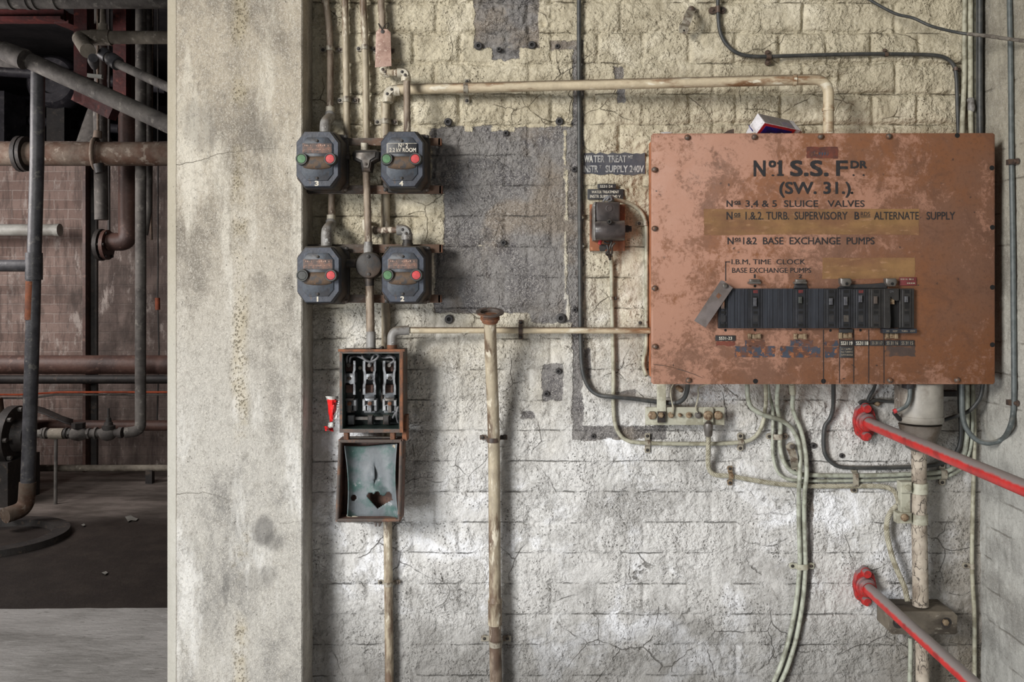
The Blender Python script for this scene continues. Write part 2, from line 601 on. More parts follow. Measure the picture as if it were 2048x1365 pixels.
def wall_nodes(g, v, bare=None):
    """white-washed brickwork: colour, bump"""
    s = g.sep(v)
    light, dark, relief = grit(g, v)
    mid = g.noise(v, 46, 4, .68)
    big = g.noise(v, 4.0, 4, .62)
    blot = g.noise(g.warp(v, 6, .12, 2), 8.5, 6, .72)
    # ageing cream limewash above, greyer whitewash below
    wz = g.math('ADD', s[2], g.math('MULTIPLY_ADD', big, .9, -.45))
    up = g.ss(wz, 1.0, 1.72)
    base = g.mix(up, C(194, 193, 190), C(184, 175, 152))
    grime = g.mix(up, C(140, 138, 134), C(132, 122, 100))
    col = g.mix(g.ss(blot, .42, .7, 0, .85), base, grime)
    fresh = g.noise(g.warp(v, 5, .2, 2), 3.6, 5, .68)
    fm = g.ss(fresh, .5, .64)
    col = g.mix(g.math('MULTIPLY', fm, .85), col, g.mix(up, C(232, 234, 238), C(212, 204, 183)))
    gate = g.ss(g.noise(v, 9, 5, .65), .36, .62)
    col = g.mix(g.math('MULTIPLY', light, g.math('MULTIPLY', gate, .55)), col, g.mix(up, C(238, 239, 240), C(222, 215, 196)))
    col = g.mix(g.math('MULTIPLY', dark, g.math('MULTIPLY', gate, .55)), col, g.mix(up, C(84, 82, 79), C(96, 84, 62)))
    col = g.mix(g.ss(mid, .52, .74, 0, .5), col, grime)
    # soot near the floor; towards the corner grime with painted panel shadow
    low = g.math('ADD', s[2], g.math('MULTIPLY_ADD', g.noise(v, 5, 5, .72), .5, -.25))
    col = g.mix(g.ss(low, .5, .82, .7, 0), col, C(88, 85, 80))
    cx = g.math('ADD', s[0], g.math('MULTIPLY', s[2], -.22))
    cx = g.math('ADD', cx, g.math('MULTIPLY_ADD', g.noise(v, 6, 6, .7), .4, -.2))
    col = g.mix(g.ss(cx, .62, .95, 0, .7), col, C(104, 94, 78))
    # flakes and pits in the paint
    pit = g.vor(g.warp(v, 70, .016, 1), 110)
    pg = g.ss(g.noise(v, 12, 4), .45, .6)
    pm = g.math('MULTIPLY', g.ss(pit, .14, .26, 1, 0), pg)
    col = g.mix(g.math('MULTIPLY', pm, .7), col, g.mix(up, C(84, 81, 76), C(92, 80, 58)))
    wv = g.warp(g.warp(v, 22, .007, 4), 90, .003, 2)
    z0 = CZ + (VY - 739.5) * S0
    f = g.math('DIVIDE', g.math('SUBTRACT', g.sep(wv)[2], z0 + .005), 61.3 * S0)
    f = g.math('ABSOLUTE', g.math('SUBTRACT', g.math('FRACT', g.math('ADD', f, 50.5)), .5))
    lg = g.ss(g.noise(v, 8, 6, .7), .46, .6)
    lines = g.math('MULTIPLY', g.ss(f, .006, .028, 1, 0), lg)
    col = g.mix(g.math('MULTIPLY', lines, .7), col, g.mix(up, C(70, 68, 64), C(72, 62, 46)))
    # hairline cracks through the paint
    cw = g.warp(g.warp(v, 5, .10, 2), 40, .014, 3)
    e = g.vor(cw, 7.5, 'DISTANCE_TO_EDGE')
    cg = g.ss(g.noise(v, 4.4, 5, .65), .5, .6)
    cr = g.math('MULTIPLY', g.ss(e, .002, .011, 1, 0), cg)
    col = g.mix(g.math('MULTIPLY', cr, .75), col, g.mix(up, C(76, 73, 68), C(82, 72, 52)))
    rough = g.ss(g.noise(v, 6, 5, .6), .4, .6, .6, 1.4)
    h = g.math('MULTIPLY', g.math('MULTIPLY_ADD', mid, 1.0, g.math('MULTIPLY', relief, 1.1)), rough)
    h = g.math('SUBTRACT', h, g.math('MULTIPLY', pm, .6))
    h = g.math('SUBTRACT', h, g.math('MULTIPLY', cr, .6))
    h = g.math('SUBTRACT', h, g.math('MULTIPLY', lines, .8))
    if bare is not None:
        bn = g.math('ADD', bare, g.math('MULTIPLY_ADD', g.noise(v, 24, 5, .72), .030, -.015))
        bm = g.ss(bn, -.0016, .0016)
        b1 = g.mix(g.ss(g.noise(v, 9, 5, .7), .38, .64), C(124, 121, 118), C(82, 79, 80))
        b1 = g.mix(g.ss(g.noise(g.warp(v, 9, .1), 5, 5), .5, .64, 0, .8), b1, C(120, 109, 96))
        b1 = g.mix(g.ss(g.noise(g.coord((1, 1, 2.2)), 4, 6, .7), .54, .66, 0, .75), b1, C(64, 62, 64))
        b1 = g.mix(g.math('MULTIPLY', light, g.math('MULTIPLY', gate, .7)), b1, C(190, 186, 180))
        b1 = g.mix(g.math('MULTIPLY', dark, .45), b1, C(62, 58, 58))
        b1 = g.mix(g.math('MULTIPLY', lines, .5), b1, C(60, 57, 56))
        col = g.mix(bm, col, b1)
        h = g.math('SUBTRACT', h, g.math('MULTIPLY', bm, .4))
    nb = g.bump(h, .0052, .9)
    return col, nb


def wall_material():
    g = G('whitewashed brick')
    v = g.coord()
    a = g.new('ShaderNodeAttribute')
    a.attribute_name = 'bare'
    col, nb = wall_nodes(g, v, a.outputs['Fac'])
    return g.done(col, .78, 0, nb)


def side_wall_material():
    g = G('whitewashed side wall')
    v = g.coord()
    # brick courses run along y here: swap the axes
    cb = g.new('ShaderNodeCombineXYZ')
    s = g.sep(v)
    g.put(cb.inputs[0], s[1])
    g.put(cb.inputs[1], s[0])
    g.put(cb.inputs[2], s[2])
    w = cb.outputs[0]
    big = g.noise(w, 6, 8, .66)
    mid = g.noise(w, 50, 6, .68, .4)
    light, dark, relief = grit(g, w)
    up = g.ss(s[2], .9, 1.9)
    col = g.mix(up, C(172, 172, 167), C(154, 149, 135))
    col = g.mix(g.ss(big, .45, .66, 0, .85), col, g.mix(up, C(122, 121, 117), C(114, 108, 97)))
    col = g.mix(g.ss(mid, .55, .72, 0, .5), col, C(116, 112, 102))
    col = g.mix(g.math('MULTIPLY', light, .3), col, C(214, 212, 206))
    col = g.mix(g.math('MULTIPLY', dark, .35), col, C(92, 88, 80))
    f = g.math('DIVIDE', g.math('SUBTRACT', g.sep(g.warp(w, 22, .006, 4))[2], CZ + (VY - 739.5) * S0 + .003), 61.3 * S0)
    f = g.math('ABSOLUTE', g.math('SUBTRACT', g.math('FRACT', g.math('ADD', f, 50.5)), .5))
    ln = g.math('MULTIPLY', g.ss(f, .012, .036, 1, 0), g.ss(g.noise(w, 9, 5), .5, .6))
    col = g.mix(g.math('MULTIPLY', ln, .55), col, C(84, 78, 68))
    h = g.math('ADD', g.math('MULTIPLY', mid, .8), g.math('MULTIPLY', relief, .6))
    h = g.math('SUBTRACT', h, g.math('MULTIPLY', ln, .7))
    return g.done(col, .8, 0, g.bump(h, .003, .7))


def ellipse(g, s, u, v, a, b):
    c = P(u, v, .097)
    dx = g.math('DIVIDE', g.math('SUBTRACT', s[0], c.x), a * .00117)
    dz = g.math('DIVIDE', g.math('SUBTRACT', s[2], c.z), b * .00117)
    return g.math('SQRT', g.math('ADD', g.math('MULTIPLY', dx, dx), g.math('MULTIPLY', dz, dz)))


def column_material():
    g = G('painted concrete')
    v = g.coord()
    s = g.sep(v)
    big = g.noise(g.warp(g.coord((1, 1, .7)), 5, .1, 2), 6.5, 6, .7)
    mid = g.noise(v, 40, 4, .7)
    light, dark, relief = grit(g, g.coord((1.1, 1.1, .85)))
    fine = relief
    streak = g.noise(g.coord((1, 1, .22)), 9, 5, .68)
    up = g.ss(g.math('ADD', s[2], g.math('MULTIPLY_ADD', big, .6, -.3)), 1.0, 1.9)
    col = g.mix(up, C(166, 163, 156), C(160, 151, 135))
    col = g.mix(g.ss(big, .44, .64, 0, .85), col, g.mix(up, C(118, 116, 112), C(112, 105, 94)))
    col = g.mix(g.ss(streak, .5, .66, 0, .8), col, g.mix(up, C(206, 205, 201), C(192, 186, 172)))
    col = g.mix(g.ss(mid, .52, .72, 0, .5), col, C(116, 111, 102))
    col = g.mix(g.math('MULTIPLY', light, .5), col, C(210, 206, 196))
    col = g.mix(g.math('MULTIPLY', dark, .4), col, C(84, 79, 70))
    # honeycombed strip where the shutter boards met
    xs = g.math('ADD', s[0], g.math('MULTIPLY_ADD', g.noise(v, 12, 5), .03, -.015))
    xs = g.math('ABSOLUTE', g.math('SUBTRACT', xs, P(481, 0, .097).x))
    strip = g.math('MULTIPLY', g.ss(xs, .004, .026, 1, 0), g.ss(g.noise(v, 5, 5, .65), .42, .6))
    pit = g.vor(g.warp(v, 90, .01), 150)
    pm = g.math('MULTIPLY', g.ss(pit, .25, .42, 1, 0), strip)
    col = g.mix(g.math('MULTIPLY', strip, .4), col, C(168, 155, 122))
    col = g.mix(g.math('MULTIPLY', pm, .6), col, C(98, 86, 64))
    pit2 = g.vor(g.warp(v, 60, .02), 70)
    pm2 = g.math('MULTIPLY', g.ss(pit2, .06, .13, 1, 0), g.ss(g.noise(v, 13, 4), .52, .64))
    col = g.mix(g.math('MULTIPLY', pm2, .7), col, C(84, 78, 68))
    edge = P(352.5, 0, .097).x
    xe = g.math('ADD', s[0], g.math('MULTIPLY_ADD', g.noise(v, 60, 4), .004, -.002))
    col = g.mix(g.ss(xe, edge - .002, edge - .0005, .8, 0), col, g.mix(up, C(164, 162, 153), C(158, 151, 134)))
    col = g.mix(g.ss(g.math('ABSOLUTE', g.math('SUBTRACT', xe, edge)), .0006, .002, .6, 0), col, C(96, 88, 74))
    # greasy hand smears
    wob = g.math('MULTIPLY_ADD', g.noise(g.coord((1, 1, .5)), 40, 6, .7), 1.6, -.8)
    for u, w, a, b, k in ((527, 1062, 26, 36, .62), (548, 1086, 24, 22, .45), (452, 1180, 9, 36, .4), (505, 1165, 36, 30, .25), (540, 1150, 22, 22, .3), (520, 270, 40, 46, .25), (400, 250, 46, 60, .3)):
        e = g.math('ADD', ellipse(g, s, u, w, a, b), wob)
        col = g.mix(g.ss(e, .5, 1.15, k, 0), col, C(70, 68, 66))
    h = g.math('ADD', g.math('MULTIPLY', mid, .8), g.math('MULTIPLY', fine, .5))
    h = g.math('SUBTRACT', h, g.math('ADD', pm, pm2))
    return g.done(col, .8, 0, g.bump(h, .0040, .8))


def plain(name, c1, c2, sc, c3=None, sc3=30, rough=.8, bump=.6, bd=.004, bsc=30, lo=.4, hi=.64):
    return M(name, c1, c2, sc, lo, hi, c3, sc3, .56, .66, rough=rough, bump=bump, bd=bd, bsc=bsc)


def back_wall_material():
    g = G('sooty brick')
    v = g.coord()
    s = g.sep(v)
    cb = g.new('ShaderNodeCombineXYZ')
    g.put(cb.inputs[0], s[0])
    g.put(cb.inputs[1], s[2])
    br = g.new('ShaderNodeTexBrick')
    g.put(br.inputs['Vector'], g.warp(cb.outputs[0], 14, .012))
    br.inputs['Scale'].default_value = 1
    br.inputs['Brick Width'].default_value = .23
    br.inputs['Row Height'].default_value = .078
    br.inputs['Mortar Size'].default_value = .006
    br.inputs['Mortar Smooth'].default_value = .2
    br.inputs['Color1'].default_value = C(166, 144, 135)
    br.inputs['Color2'].default_value = C(144, 120, 111)
    br.inputs['Mortar'].default_value = C(176, 158, 150)
    big = g.noise(v, 1.6, 7, .65)
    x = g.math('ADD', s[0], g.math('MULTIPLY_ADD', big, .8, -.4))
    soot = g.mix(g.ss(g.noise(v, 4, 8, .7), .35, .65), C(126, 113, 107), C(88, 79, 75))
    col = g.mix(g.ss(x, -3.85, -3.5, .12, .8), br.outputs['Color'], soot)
    rn = g.noise(g.coord((1, 1, .4)), 9, 8, .72)
    gl = g.noise(g.coord((2, 1, .35)), 13, 6, .7)
    col = g.mix(g.ss(gl, .46, .62, 0, .55), col, C(84, 74, 70))
    col = g.mix(g.ss(rn, .54, .66, 0, .8), col, C(196, 184, 177))
    col = g.mix(g.ss(g.noise(v, 3, 6), .5, .68, 0, .6), col, C(66, 58, 55))
    h = g.math('SUBTRACT', g.noise(v, 30, 6, .7), g.math('MULTIPLY', br.outputs['Fac'], .8))
    return g.done(col, .85, 0, g.bump(h, .012, .8))


def slab_material():
    g = G('dusty concrete slab')
    v = g.coord((.6, 1.6, 1))
    n1 = g.noise(g.warp(v, 3, .2), 3.2, 9, .68)
    col = g.mix(g.ss(n1, .36, .66), C(208, 205, 203), C(164, 161, 158))
    col = g.mix(g.ss(g.noise(v, 11, 8, .72), .56, .7, 0, .8), col, C(228, 226, 224))
    col = g.mix(g.ss(g.noise(v, 26, 6), .6, .7, 0, .6), col, C(120, 116, 112))
    return g.done(col, .8, 0, g.bump(g.noise(v, 20, 8, .7), .01, .6))


def pit_floor_material():
    g = G('floor with painted shadow in front of dry dust')
    v = g.coord()
    s = g.sep(v)
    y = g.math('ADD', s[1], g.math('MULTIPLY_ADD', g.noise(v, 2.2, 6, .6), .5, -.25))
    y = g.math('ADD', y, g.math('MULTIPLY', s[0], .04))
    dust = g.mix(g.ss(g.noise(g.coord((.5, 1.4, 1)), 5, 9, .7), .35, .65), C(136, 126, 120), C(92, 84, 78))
    shaded = g.mix(g.ss(g.noise(v, 6, 8, .7), .4, .7), C(50, 44, 41), C(66, 59, 54))
    col = g.mix(g.ss(y, 3.3, 3.75), shaded, dust)  # near part darkened to paint a shadow on the floor, dusty beyond
    # old ring-shaped plinth marks
    c = B(0, 1075, 5.3)
    dx = g.math('SUBTRACT', s[0], c.x)
    dy = g.math('SUBTRACT', s[1], c.y)
    r = g.math('SQRT', g.math('ADD', g.math('MULTIPLY', dx, dx), g.math('MULTIPLY', dy, dy)))
    col = g.mix(g.ss(g.math('ABSOLUTE', g.math('SUBTRACT', r, .33)), .03, .06, .6, 0), col, C(30, 27, 26))
    return g.done(col, g.ss(y, 3.3, 3.8, .5, .85), 0, g.bump(g.noise(v, 25, 7, .7), .006, .6))


# ------------------------------------------------------------------ brick wall
BARE = [(948, -40, 1078, 96), (984, 90, 1040, 118), (862, 257, 1160, 388), (880, 250, 985, 262), (1030, 255, 1160, 264), (888, 380, 1160, 494),
        (868, 490, 1160, 626), (1060, 620, 1160, 646), (1145, 84, 1166, 880), (1100, 82, 1163, 102), (1145, 852, 1324, 880), (1314, 846, 1332, 880),
        (1086, 728, 1126, 803), (1045, 822, 1072, 838), (1229, 134, 1247, 170), (1234, 165, 1251, 208), (1163, 700, 1182, 760), (1222, 783, 1268, 798)]


def vnoise(x, z, freq, seed):
    rs = np.random.RandomState(seed)
    lat = rs.rand(257, 257)
    fx, fz = x * freq + 1000.0, z * freq + 1000.0
    ix, iz = np.floor(fx).astype(int), np.floor(fz).astype(int)
    tx, tz = fx - ix, fz - iz
    tx, tz = tx * tx * (3 - 2 * tx), tz * tz * (3 - 2 * tz)
    ix, iz, jx, jz = ix % 256, iz % 256, (ix + 1) % 256, (iz + 1) % 256
    return (lat[ix, iz] * (1 - tx) + lat[jx, iz] * tx) * (1 - tz) + (lat[ix, jz] * (1 - tx) + lat[jx, jz] * tx) * tz


def fbm(x, z, freq, seed, oc=4, g=.55):
    a, s, t = 1.0, 0, 0
    for i in range(oc):
        s = s + a * vnoise(x, z, freq * 2 ** i, seed + i)
        t += a
        a *= g
    return s / t


def brick_height(X, Z, rough_up=True):
    """relief of painted English-bond brickwork, metres towards the viewer"""
    ch, hb = 61.3 * S0, 92 * S0
    z0 = CZ + (VY - 739.5) * S0
    wz = Z + (fbm(X, Z, 9, 3) - .5) * .010
    wx = X + (fbm(X, Z, 9, 13) - .5) * .012
    q = (wz - z0) / ch
    row = np.floor(q)
    dz = np.abs(q - np.round(q)) * ch
    hdr = (row.astype(int) % 2) == 0
    L = np.where(hdr, hb, 2 * hb)
    q2 = (wx - P(1103, 0).x) / L + np.where(hdr, 0, .25)
    brick = np.floor(q2)
    dx = np.abs(q2 - np.round(q2)) * L
    stren = np.clip(fbm(X, Z, 4, 23) * 2.6 - .55, .15, 1.3)
    upw = np.clip((Z - .9) / .9, .35, 1.0) if rough_up else .5
    h = -(np.exp(-(dz / .0050) ** 2) * .0070 + np.exp(-(dx / .0055) ** 2) * .0062) * stren * upw
    rs = np.random.RandomState(5)
    tab = rs.rand(4096)
    idx = (row.astype(int) * 57 + brick.astype(int) * 131) % 4096
    h += (tab[idx] - .5) * .0050 * upw
    h += (fbm(X, Z, 11, 33, 3, .5) - .5) * .010
    h += (fbm(X, Z, 60, 43, 3, .6) - .5) * .0070 * upw
    h += (np.abs(fbm(X, Z, 75, 143, 2, .6) - .5) - .1) * -.010 * np.clip(fbm(X, Z, 7, 83, 3) * 3 - 1.1, 0, 1) * upw
    sp = np.clip((fbm(X, Z, 5.5, 53, 4) - .54) * 9, 0, 1) * upw
    rid = 1 - np.abs(fbm(X, Z, 38, 63, 3, .6) * 2 - 1)
    h += sp * ((rid - .75) * .016 + (fbm(X, Z, 95, 73, 2) - .5) * .007)
    return h


def grid_wall(name, xs, zs, place, height, mat, attrs=None, thick=.25, back=1):
    nx, nz = len(xs), len(zs)
    X, Z = np.meshgrid(xs, zs, indexing='ij')
    H = height(X, Z)
    co = place(X, Z, H).reshape(-1, 3)
    i, j = np.meshgrid(np.arange(nx - 1), np.arange(nz - 1), indexing='ij')
    a = (i * nz + j).ravel()
    f = np.stack([a, a + nz, a + nz + 1, a + 1], 1)
    # a plain slab behind the relief
    n0 = len(co)
    ends = [(xs[0], zs[0]), (xs[-1], zs[0]), (xs[-1], zs[-1]), (xs[0], zs[-1])]
    front = np.array([place(np.float64(x), np.float64(z), np.float64(-.012)) for x, z in ends])
    rear = np.array([place(np.float64(x), np.float64(z), np.float64(-thick)) for x, z in ends])
    co = np.concatenate([co, front, rear])
    f = np.concatenate([f, n0 + np.array([[0, 1, 5, 4], [1, 2, 6, 5], [2, 3, 7, 6], [3, 0, 4, 7], [4, 5, 6, 7]])])
    me = bpy.data.meshes.new(name)
    me.vertices.add(len(co))
    me.vertices.foreach_set('co', co.astype('f').ravel())
    me.loops.add(f.size)
    me.loops.foreach_set('vertex_index', f.astype('i').ravel())
    me.polygons.add(len(f))
    me.polygons.foreach_set('loop_start', (np.arange(len(f)) * 4).astype('i'))
    me.polygons.foreach_set('use_smooth', [True] * len(f))
    me.update(calc_edges=True)
    me.validate()
    for k, fn in (attrs or {}).items():
        at = me.attributes.new(k, 'FLOAT', 'POINT')
        val = np.full(len(co), -.05)
        val[:n0] = fn(X, Z).ravel()
        at.data.foreach_set('value', val.astype('f'))
    me.materials.append(mat)
    o = bpy.data.objects.new(name, me)
    COL.objects.link(o)
    return structure(o)


def bare_field(X, Z):
    s = np.full(X.shape, -.05)
    for u0, v0, u1, v1 in BARE:
        a, b = P(u0, v0), P(u1, v1)
        s = np.maximum(s, np.minimum(np.minimum(X - a.x, b.x - X), np.minimum(a.z - Z, Z - b.z)))
    path = [P(*q) for q in ((1617, 870), (1620, 1000), (1622, 1130), (1612, 1220), (1590, 1300), (1572, 1380))]
    for a, b in zip(path, path[1:]):
        dx, dz = b.x - a.x, b.z - a.z
        t = np.clip(((X - a.x) * dx + (Z - a.z) * dz) / (dx * dx + dz * dz), 0, 1)
        s = np.maximum(s, .007 - np.hypot(X - a.x - dx * t, Z - a.z - dz * t))
    for u0, v0, u1, v1 in ((1128, 262, 1132, 360), (1131, 340, 1136, 440), (1129, 462, 1134, 600), (1133, 590, 1139, 640), (985, 240, 1030, 262), (930, 250, 944, 262)):
        a, b = P(u0, v0), P(u1, v1)
        s = np.minimum(s, -np.minimum(np.minimum(X - a.x, b.x - X), np.minimum(a.z - Z, Z - b.z)))
    return np.clip(s, -.05, .05)


def main_height(X, Z):
    h = brick_height(X, Z)
    b = bare_field(X, Z)
    h = h - .0012 * (1 / (1 + np.exp(-b / .0012)))
    a, c = P(1160, 300), P(1298, 356)
    flat = np.clip(np.minimum(np.minimum(X - a.x, c.x - X), np.minimum(a.z - Z, Z - c.z)) / .01, 0, 1)
    h = h * (1 - flat) - .001 * flat
    a, c = P(880, 255), P(1150, 630)
    calm = np.clip(np.minimum(np.minimum(X - a.x, c.x - X), np.minimum(a.z - Z, Z - c.z)) / .02, 0, 1)
    return np.clip(h * (1 - .45 * calm), -.011, .006)


CORNER = P(1962, 0).x
XL = P(600, 0).x
xs = np.concatenate([np.linspace(XL - .12, XL, 4), np.arange(XL + .0034, CORNER + .03, .0034)])
zs = np.concatenate([np.linspace(0, .42, 12), np.arange(.4234, 2.30, .0034), np.linspace(2.31, 3.2, 20)])
wall_back = grid_wall('wall_back', xs, zs, lambda x, z, h: np.stack([x, -h, z], -1), main_height, wall_material(), {'bare': bare_field})

ys = np.concatenate([np.arange(-.26, .02, .004)])
ys = np.concatenate([np.linspace(-1.3, -.27, 60), ys])
wall_right = grid_wall('wall_right', ys, np.concatenate([np.linspace(0, .42, 12), np.arange(.425, 2.30, .005), np.linspace(2.31, 3.2, 20)]),
                       lambda y, z, h: np.stack([CORNER - h * .5, y, z], -1), lambda Y, Z: np.clip(brick_height(Y + 3, Z, False) * .8, -.011, .005), side_wall_material())

# concrete column with a chamfered arris
CF, CB_ = -.097, .45
x0, x1 = P(327, 0, .097).x, P(605, 0, .097).x
mb = MB()
ch = .030
zz = [0, 3.2]
ring = lambda z: [Vector(q) for q in ((x0, CB_, z), (x0, CF + ch, z), (x0 + .002, CF + ch * .6, z), (x0 + ch - .001, CF, z), (x1 - .003, CF, z), (x1, CF + .003, z), (x1, CB_, z))]
mb.loft([ring(z) for z in zz])
column = structure(mb.build('concrete_column', column_material(), smooth=20))
CRK = M('dark crack', C(72, 66, 56), rough=.9, bump=0)


def crack(pts, r=.0007):
    path = []
    rs = random.Random(len(pts) * 7 + int(pts[0][1]))
    for (a, b), (c, d) in zip(pts, pts[1:]):
        n = max(2, int(abs(c - a) / 6))
        for k in range(n):
            t = k / n
            path.append(P(a + (c - a) * t, b + (d - b) * t + rs.uniform(-1.6, 1.6), .0969))
    path.append(P(*pts[-1], .0969))
    MB().tube(path, [r * (1 - .7 * i / len(path)) for i in range(len(path))], 5).build('crack', CRK, column)


crack([(352, 330), (392, 323), (440, 308), (500, 300), (540, 296), (566, 299)])
crack([(353, 989), (405, 986), (432, 990), (460, 1003)])
crack([(560, 1048), (606, 1044)], .0005)

# floors, back room
MBf = MB()
n = 60
edge_y = B(0, 1217, 4.14).y
rings = []
rs = random.Random(3)
top = [(x, edge_y + rs.uniform(-.012, .012)) for x in np.linspace(-6.5, 1.6, 90)]
mb = MB()
mb.loft([[Vector((x, -4.2, 0)), Vector((x, y - .01, 0)), Vector((x, y, -.012)), Vector((x, y + .005, -.30)), Vector((x, -4.2, -.30))] for x, y in top])
floor = structure(mb.build('floor', slab_material(), smooth=30))
BZ = -.03
BY = 5.2
mb = MB().box((-6.5, edge_y - .05, BZ - .2), (1.6, BY + .2, BZ))
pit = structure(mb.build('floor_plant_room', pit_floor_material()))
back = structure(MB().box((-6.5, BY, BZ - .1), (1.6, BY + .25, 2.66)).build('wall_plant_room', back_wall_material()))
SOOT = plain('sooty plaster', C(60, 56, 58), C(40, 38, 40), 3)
FAR = 9.0
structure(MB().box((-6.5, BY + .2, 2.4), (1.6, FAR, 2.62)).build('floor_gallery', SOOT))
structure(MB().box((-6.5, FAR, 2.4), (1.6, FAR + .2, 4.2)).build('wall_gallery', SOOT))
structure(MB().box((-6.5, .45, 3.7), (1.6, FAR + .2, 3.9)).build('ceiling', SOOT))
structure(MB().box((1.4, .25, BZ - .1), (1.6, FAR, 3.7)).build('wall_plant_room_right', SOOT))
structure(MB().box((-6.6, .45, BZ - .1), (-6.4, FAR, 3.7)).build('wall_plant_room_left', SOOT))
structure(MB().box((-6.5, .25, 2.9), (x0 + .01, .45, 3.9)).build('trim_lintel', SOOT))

# ------------------------------------------------------------------ small fixings
def saddle(u, v, pc, r, along, label, mat=None, ear=11, w=7, name='pipe_saddle', ears=(1, 1), wide=0, turn=0, flat=False, screwmat=None):
    """strap over a pipe of radius r (m) whose axis lies pc off the wall; along = direction of the pipe"""
    mat = mat or SADDLE
    c = P(u, v, pc)
    a = Vector((0, 0, 1)) if along == 'z' else Vector((1, 0, 0))
    s = Vector((1, 0, 0)) if along == 'z' else Vector((0, 0, -1))
    if turn:
        rot = Matrix.Rotation(math.radians(turn), 3, 'Y')
        a, s = rot @ a, rot @ s
    out = Vector((0, -1, 0))
    wd, el, t = R(w), R(ear), .0014
    root = thing(name, label, 'pipe clip', (c.x, 0, c.z), 'saddles and clips that hold pipes and cables to the wall')
    prof = []
    base = .0045
    hw = r + wide / 2
    if ears[0]:
        prof += [(-hw - el, base), (-hw - .002, base)]
    else:
        prof += [(-hw, max(pc - r * .8, base))]
    top = pc + r
    prof.append((-hw, max(min(pc, top - .002), base + .001)))
    for k in range(1, 8):
        an = math.pi * (1 - k / 8)
        prof.append((math.cos(an) * r + (wide / 2 if math.cos(an) > 0 else -wide / 2 if math.cos(an) < 0 else 0), pc + math.sin(an) * r))
    prof.append((hw, max(min(pc, top - .002), base + .001)))
    if ears[1]:
        prof += [(hw + .002, base), (hw + el, base)]
    else:
        prof += [(hw, max(pc - r * .8, base))]
    o = Vector((c.x, 0, c.z))
    mb = MB()
    rings = []
    for x, y in prof:
        q = o + s * x + out * y
        rings.append([q + a * wd / 2 + out * .0006, q + a * wd / 2 + out * (t + .0006), q - a * wd / 2 + out * (t + .0006), q - a * wd / 2 + out * .0006])
    mb.loft(rings)
    mb.build('strap', mat, root, smooth=35)
    for k, sg in ((0, -1), (1, 1)):
        if ears[k]:
            q = o + s * sg * (hw + el * .62)
            f = MB()
            if el > .007:
                f.lathe(q + out * .001, out, [(0, wd * .56), (base, wd * .56), (base + .0014, wd * .5)], 14)
                f.build('ear', mat, root)
            MB().lathe(q + out * .003, out, [(0, .0042), (base, .0042), (base + .0016, .003), (base + .002, .0006)], 10).build('screw', screwmat or DARKIRON, root)
    return root


def wall_anchor(u, v, r, label, inner=.45):
    c = P(u, v, .006)
    root = thing('wall_anchor', label, 'wall plug', (c.x, 0, c.z), 'old screw plugs left in the wall')
    MB().knob(u, v, [(-.004, r), (.004, r), (.006, r * .8), (.006, r * inner), (.0025, r * inner)], 14).build('rim', ANCHOR, root)
    MB().knob(u, v, [(-.004, r * inner), (.0035, r * inner)], 10).build('hole', VOID, root)
    return root


ANCHOR = M('dark plug', C(66, 64, 64), C(48, 46, 46), 90, .4, .6, rough=.7, bump=.5)

for u, v, r, lab in (
        (957, 92, 8, 'large dark plug at the near corner of the top bare patch'),
        (998, 99, 5, 'small plug between the two large plugs below the top bare patch'),
        (1064, 90, 8, 'large plug beside the far corner of the top bare patch'),
        (1115, 93, 5, 'small plug on the short grey strip right of the top bare patch'),
        (896, 244, 8, 'dark slotted plug at the top left corner of the big bare patch'),
        (1012, 267, 6, 'small plug just inside the top edge of the big bare patch'),
        (1119, 243, 8, 'large ringed plug at the top right corner of the big bare patch'),
        (1007, 486, 6, 'small plug in the middle of the big bare patch'),
        (898, 639, 9, 'large ringed plug at the bottom left corner of the big bare patch'),
        (1122, 637, 10, 'large ringed plug at the bottom right corner of the big bare patch'),
        (1149, 339, 6, 'small plug on the grey strip beside the painted sign'),
        (1150, 620, 5, 'small plug above the large ringed plug beside the black cable'),
        (1117, 743, 6, 'upper plug in the small grey rectangle below the conduit'),
        (1093, 788, 6, 'lower plug in the small grey rectangle below the conduit'),
        (1187, 873, 5, 'plug in the grey strip at the bottom of the black cable bend'),
        (1684, 912, 5, 'plug under the bend of the lone black cable below the panel')):
    wall_anchor(u, v, r, lab)

# ------------------------------------------------------------------ vertical conduits
solo(MB().tube(px([(649, -420), (649, -30), (651, 0), (654, 25), (658, 55), (660, 90), (660.5, 130), (660, 180), (660, 226)], .02), .0083, 14),
     'conduit', CONDUIT_RUSTY, 'cream conduit with a slight bend, nearest the concrete column, ending in a grey elbow', 'conduit', 'upright conduits above the push-button starters')
solo(MB().tube(px([(690, -420), (690, -30), (691, 60), (692.5, 150), (694, 288)], .018), .0080, 14),
     'conduit', CONDUIT, 'straight cream conduit second from the column, running down behind the upper rail', 'conduit', 'upright conduits above the push-button starters')
solo(MB().tube(px([(726, -420), (726, -30), (729, 60), (731.5, 160), (733.5, 306)], .018), .0084, 14),
     'conduit', CONDUIT, 'brown-flecked conduit third from the column, running down to the cast tee', 'conduit', 'upright conduits above the push-button starters')
solo(MB().tube(px([(762, -420), (762, -30), (764, 30), (766, 90), (767, 136)], .02), .0084, 14),
     'conduit', CONDUIT_RUSTY, 'conduit fourth from the column with a copper tag tied to it', 'conduit', 'upright conduits above the push-button starters')

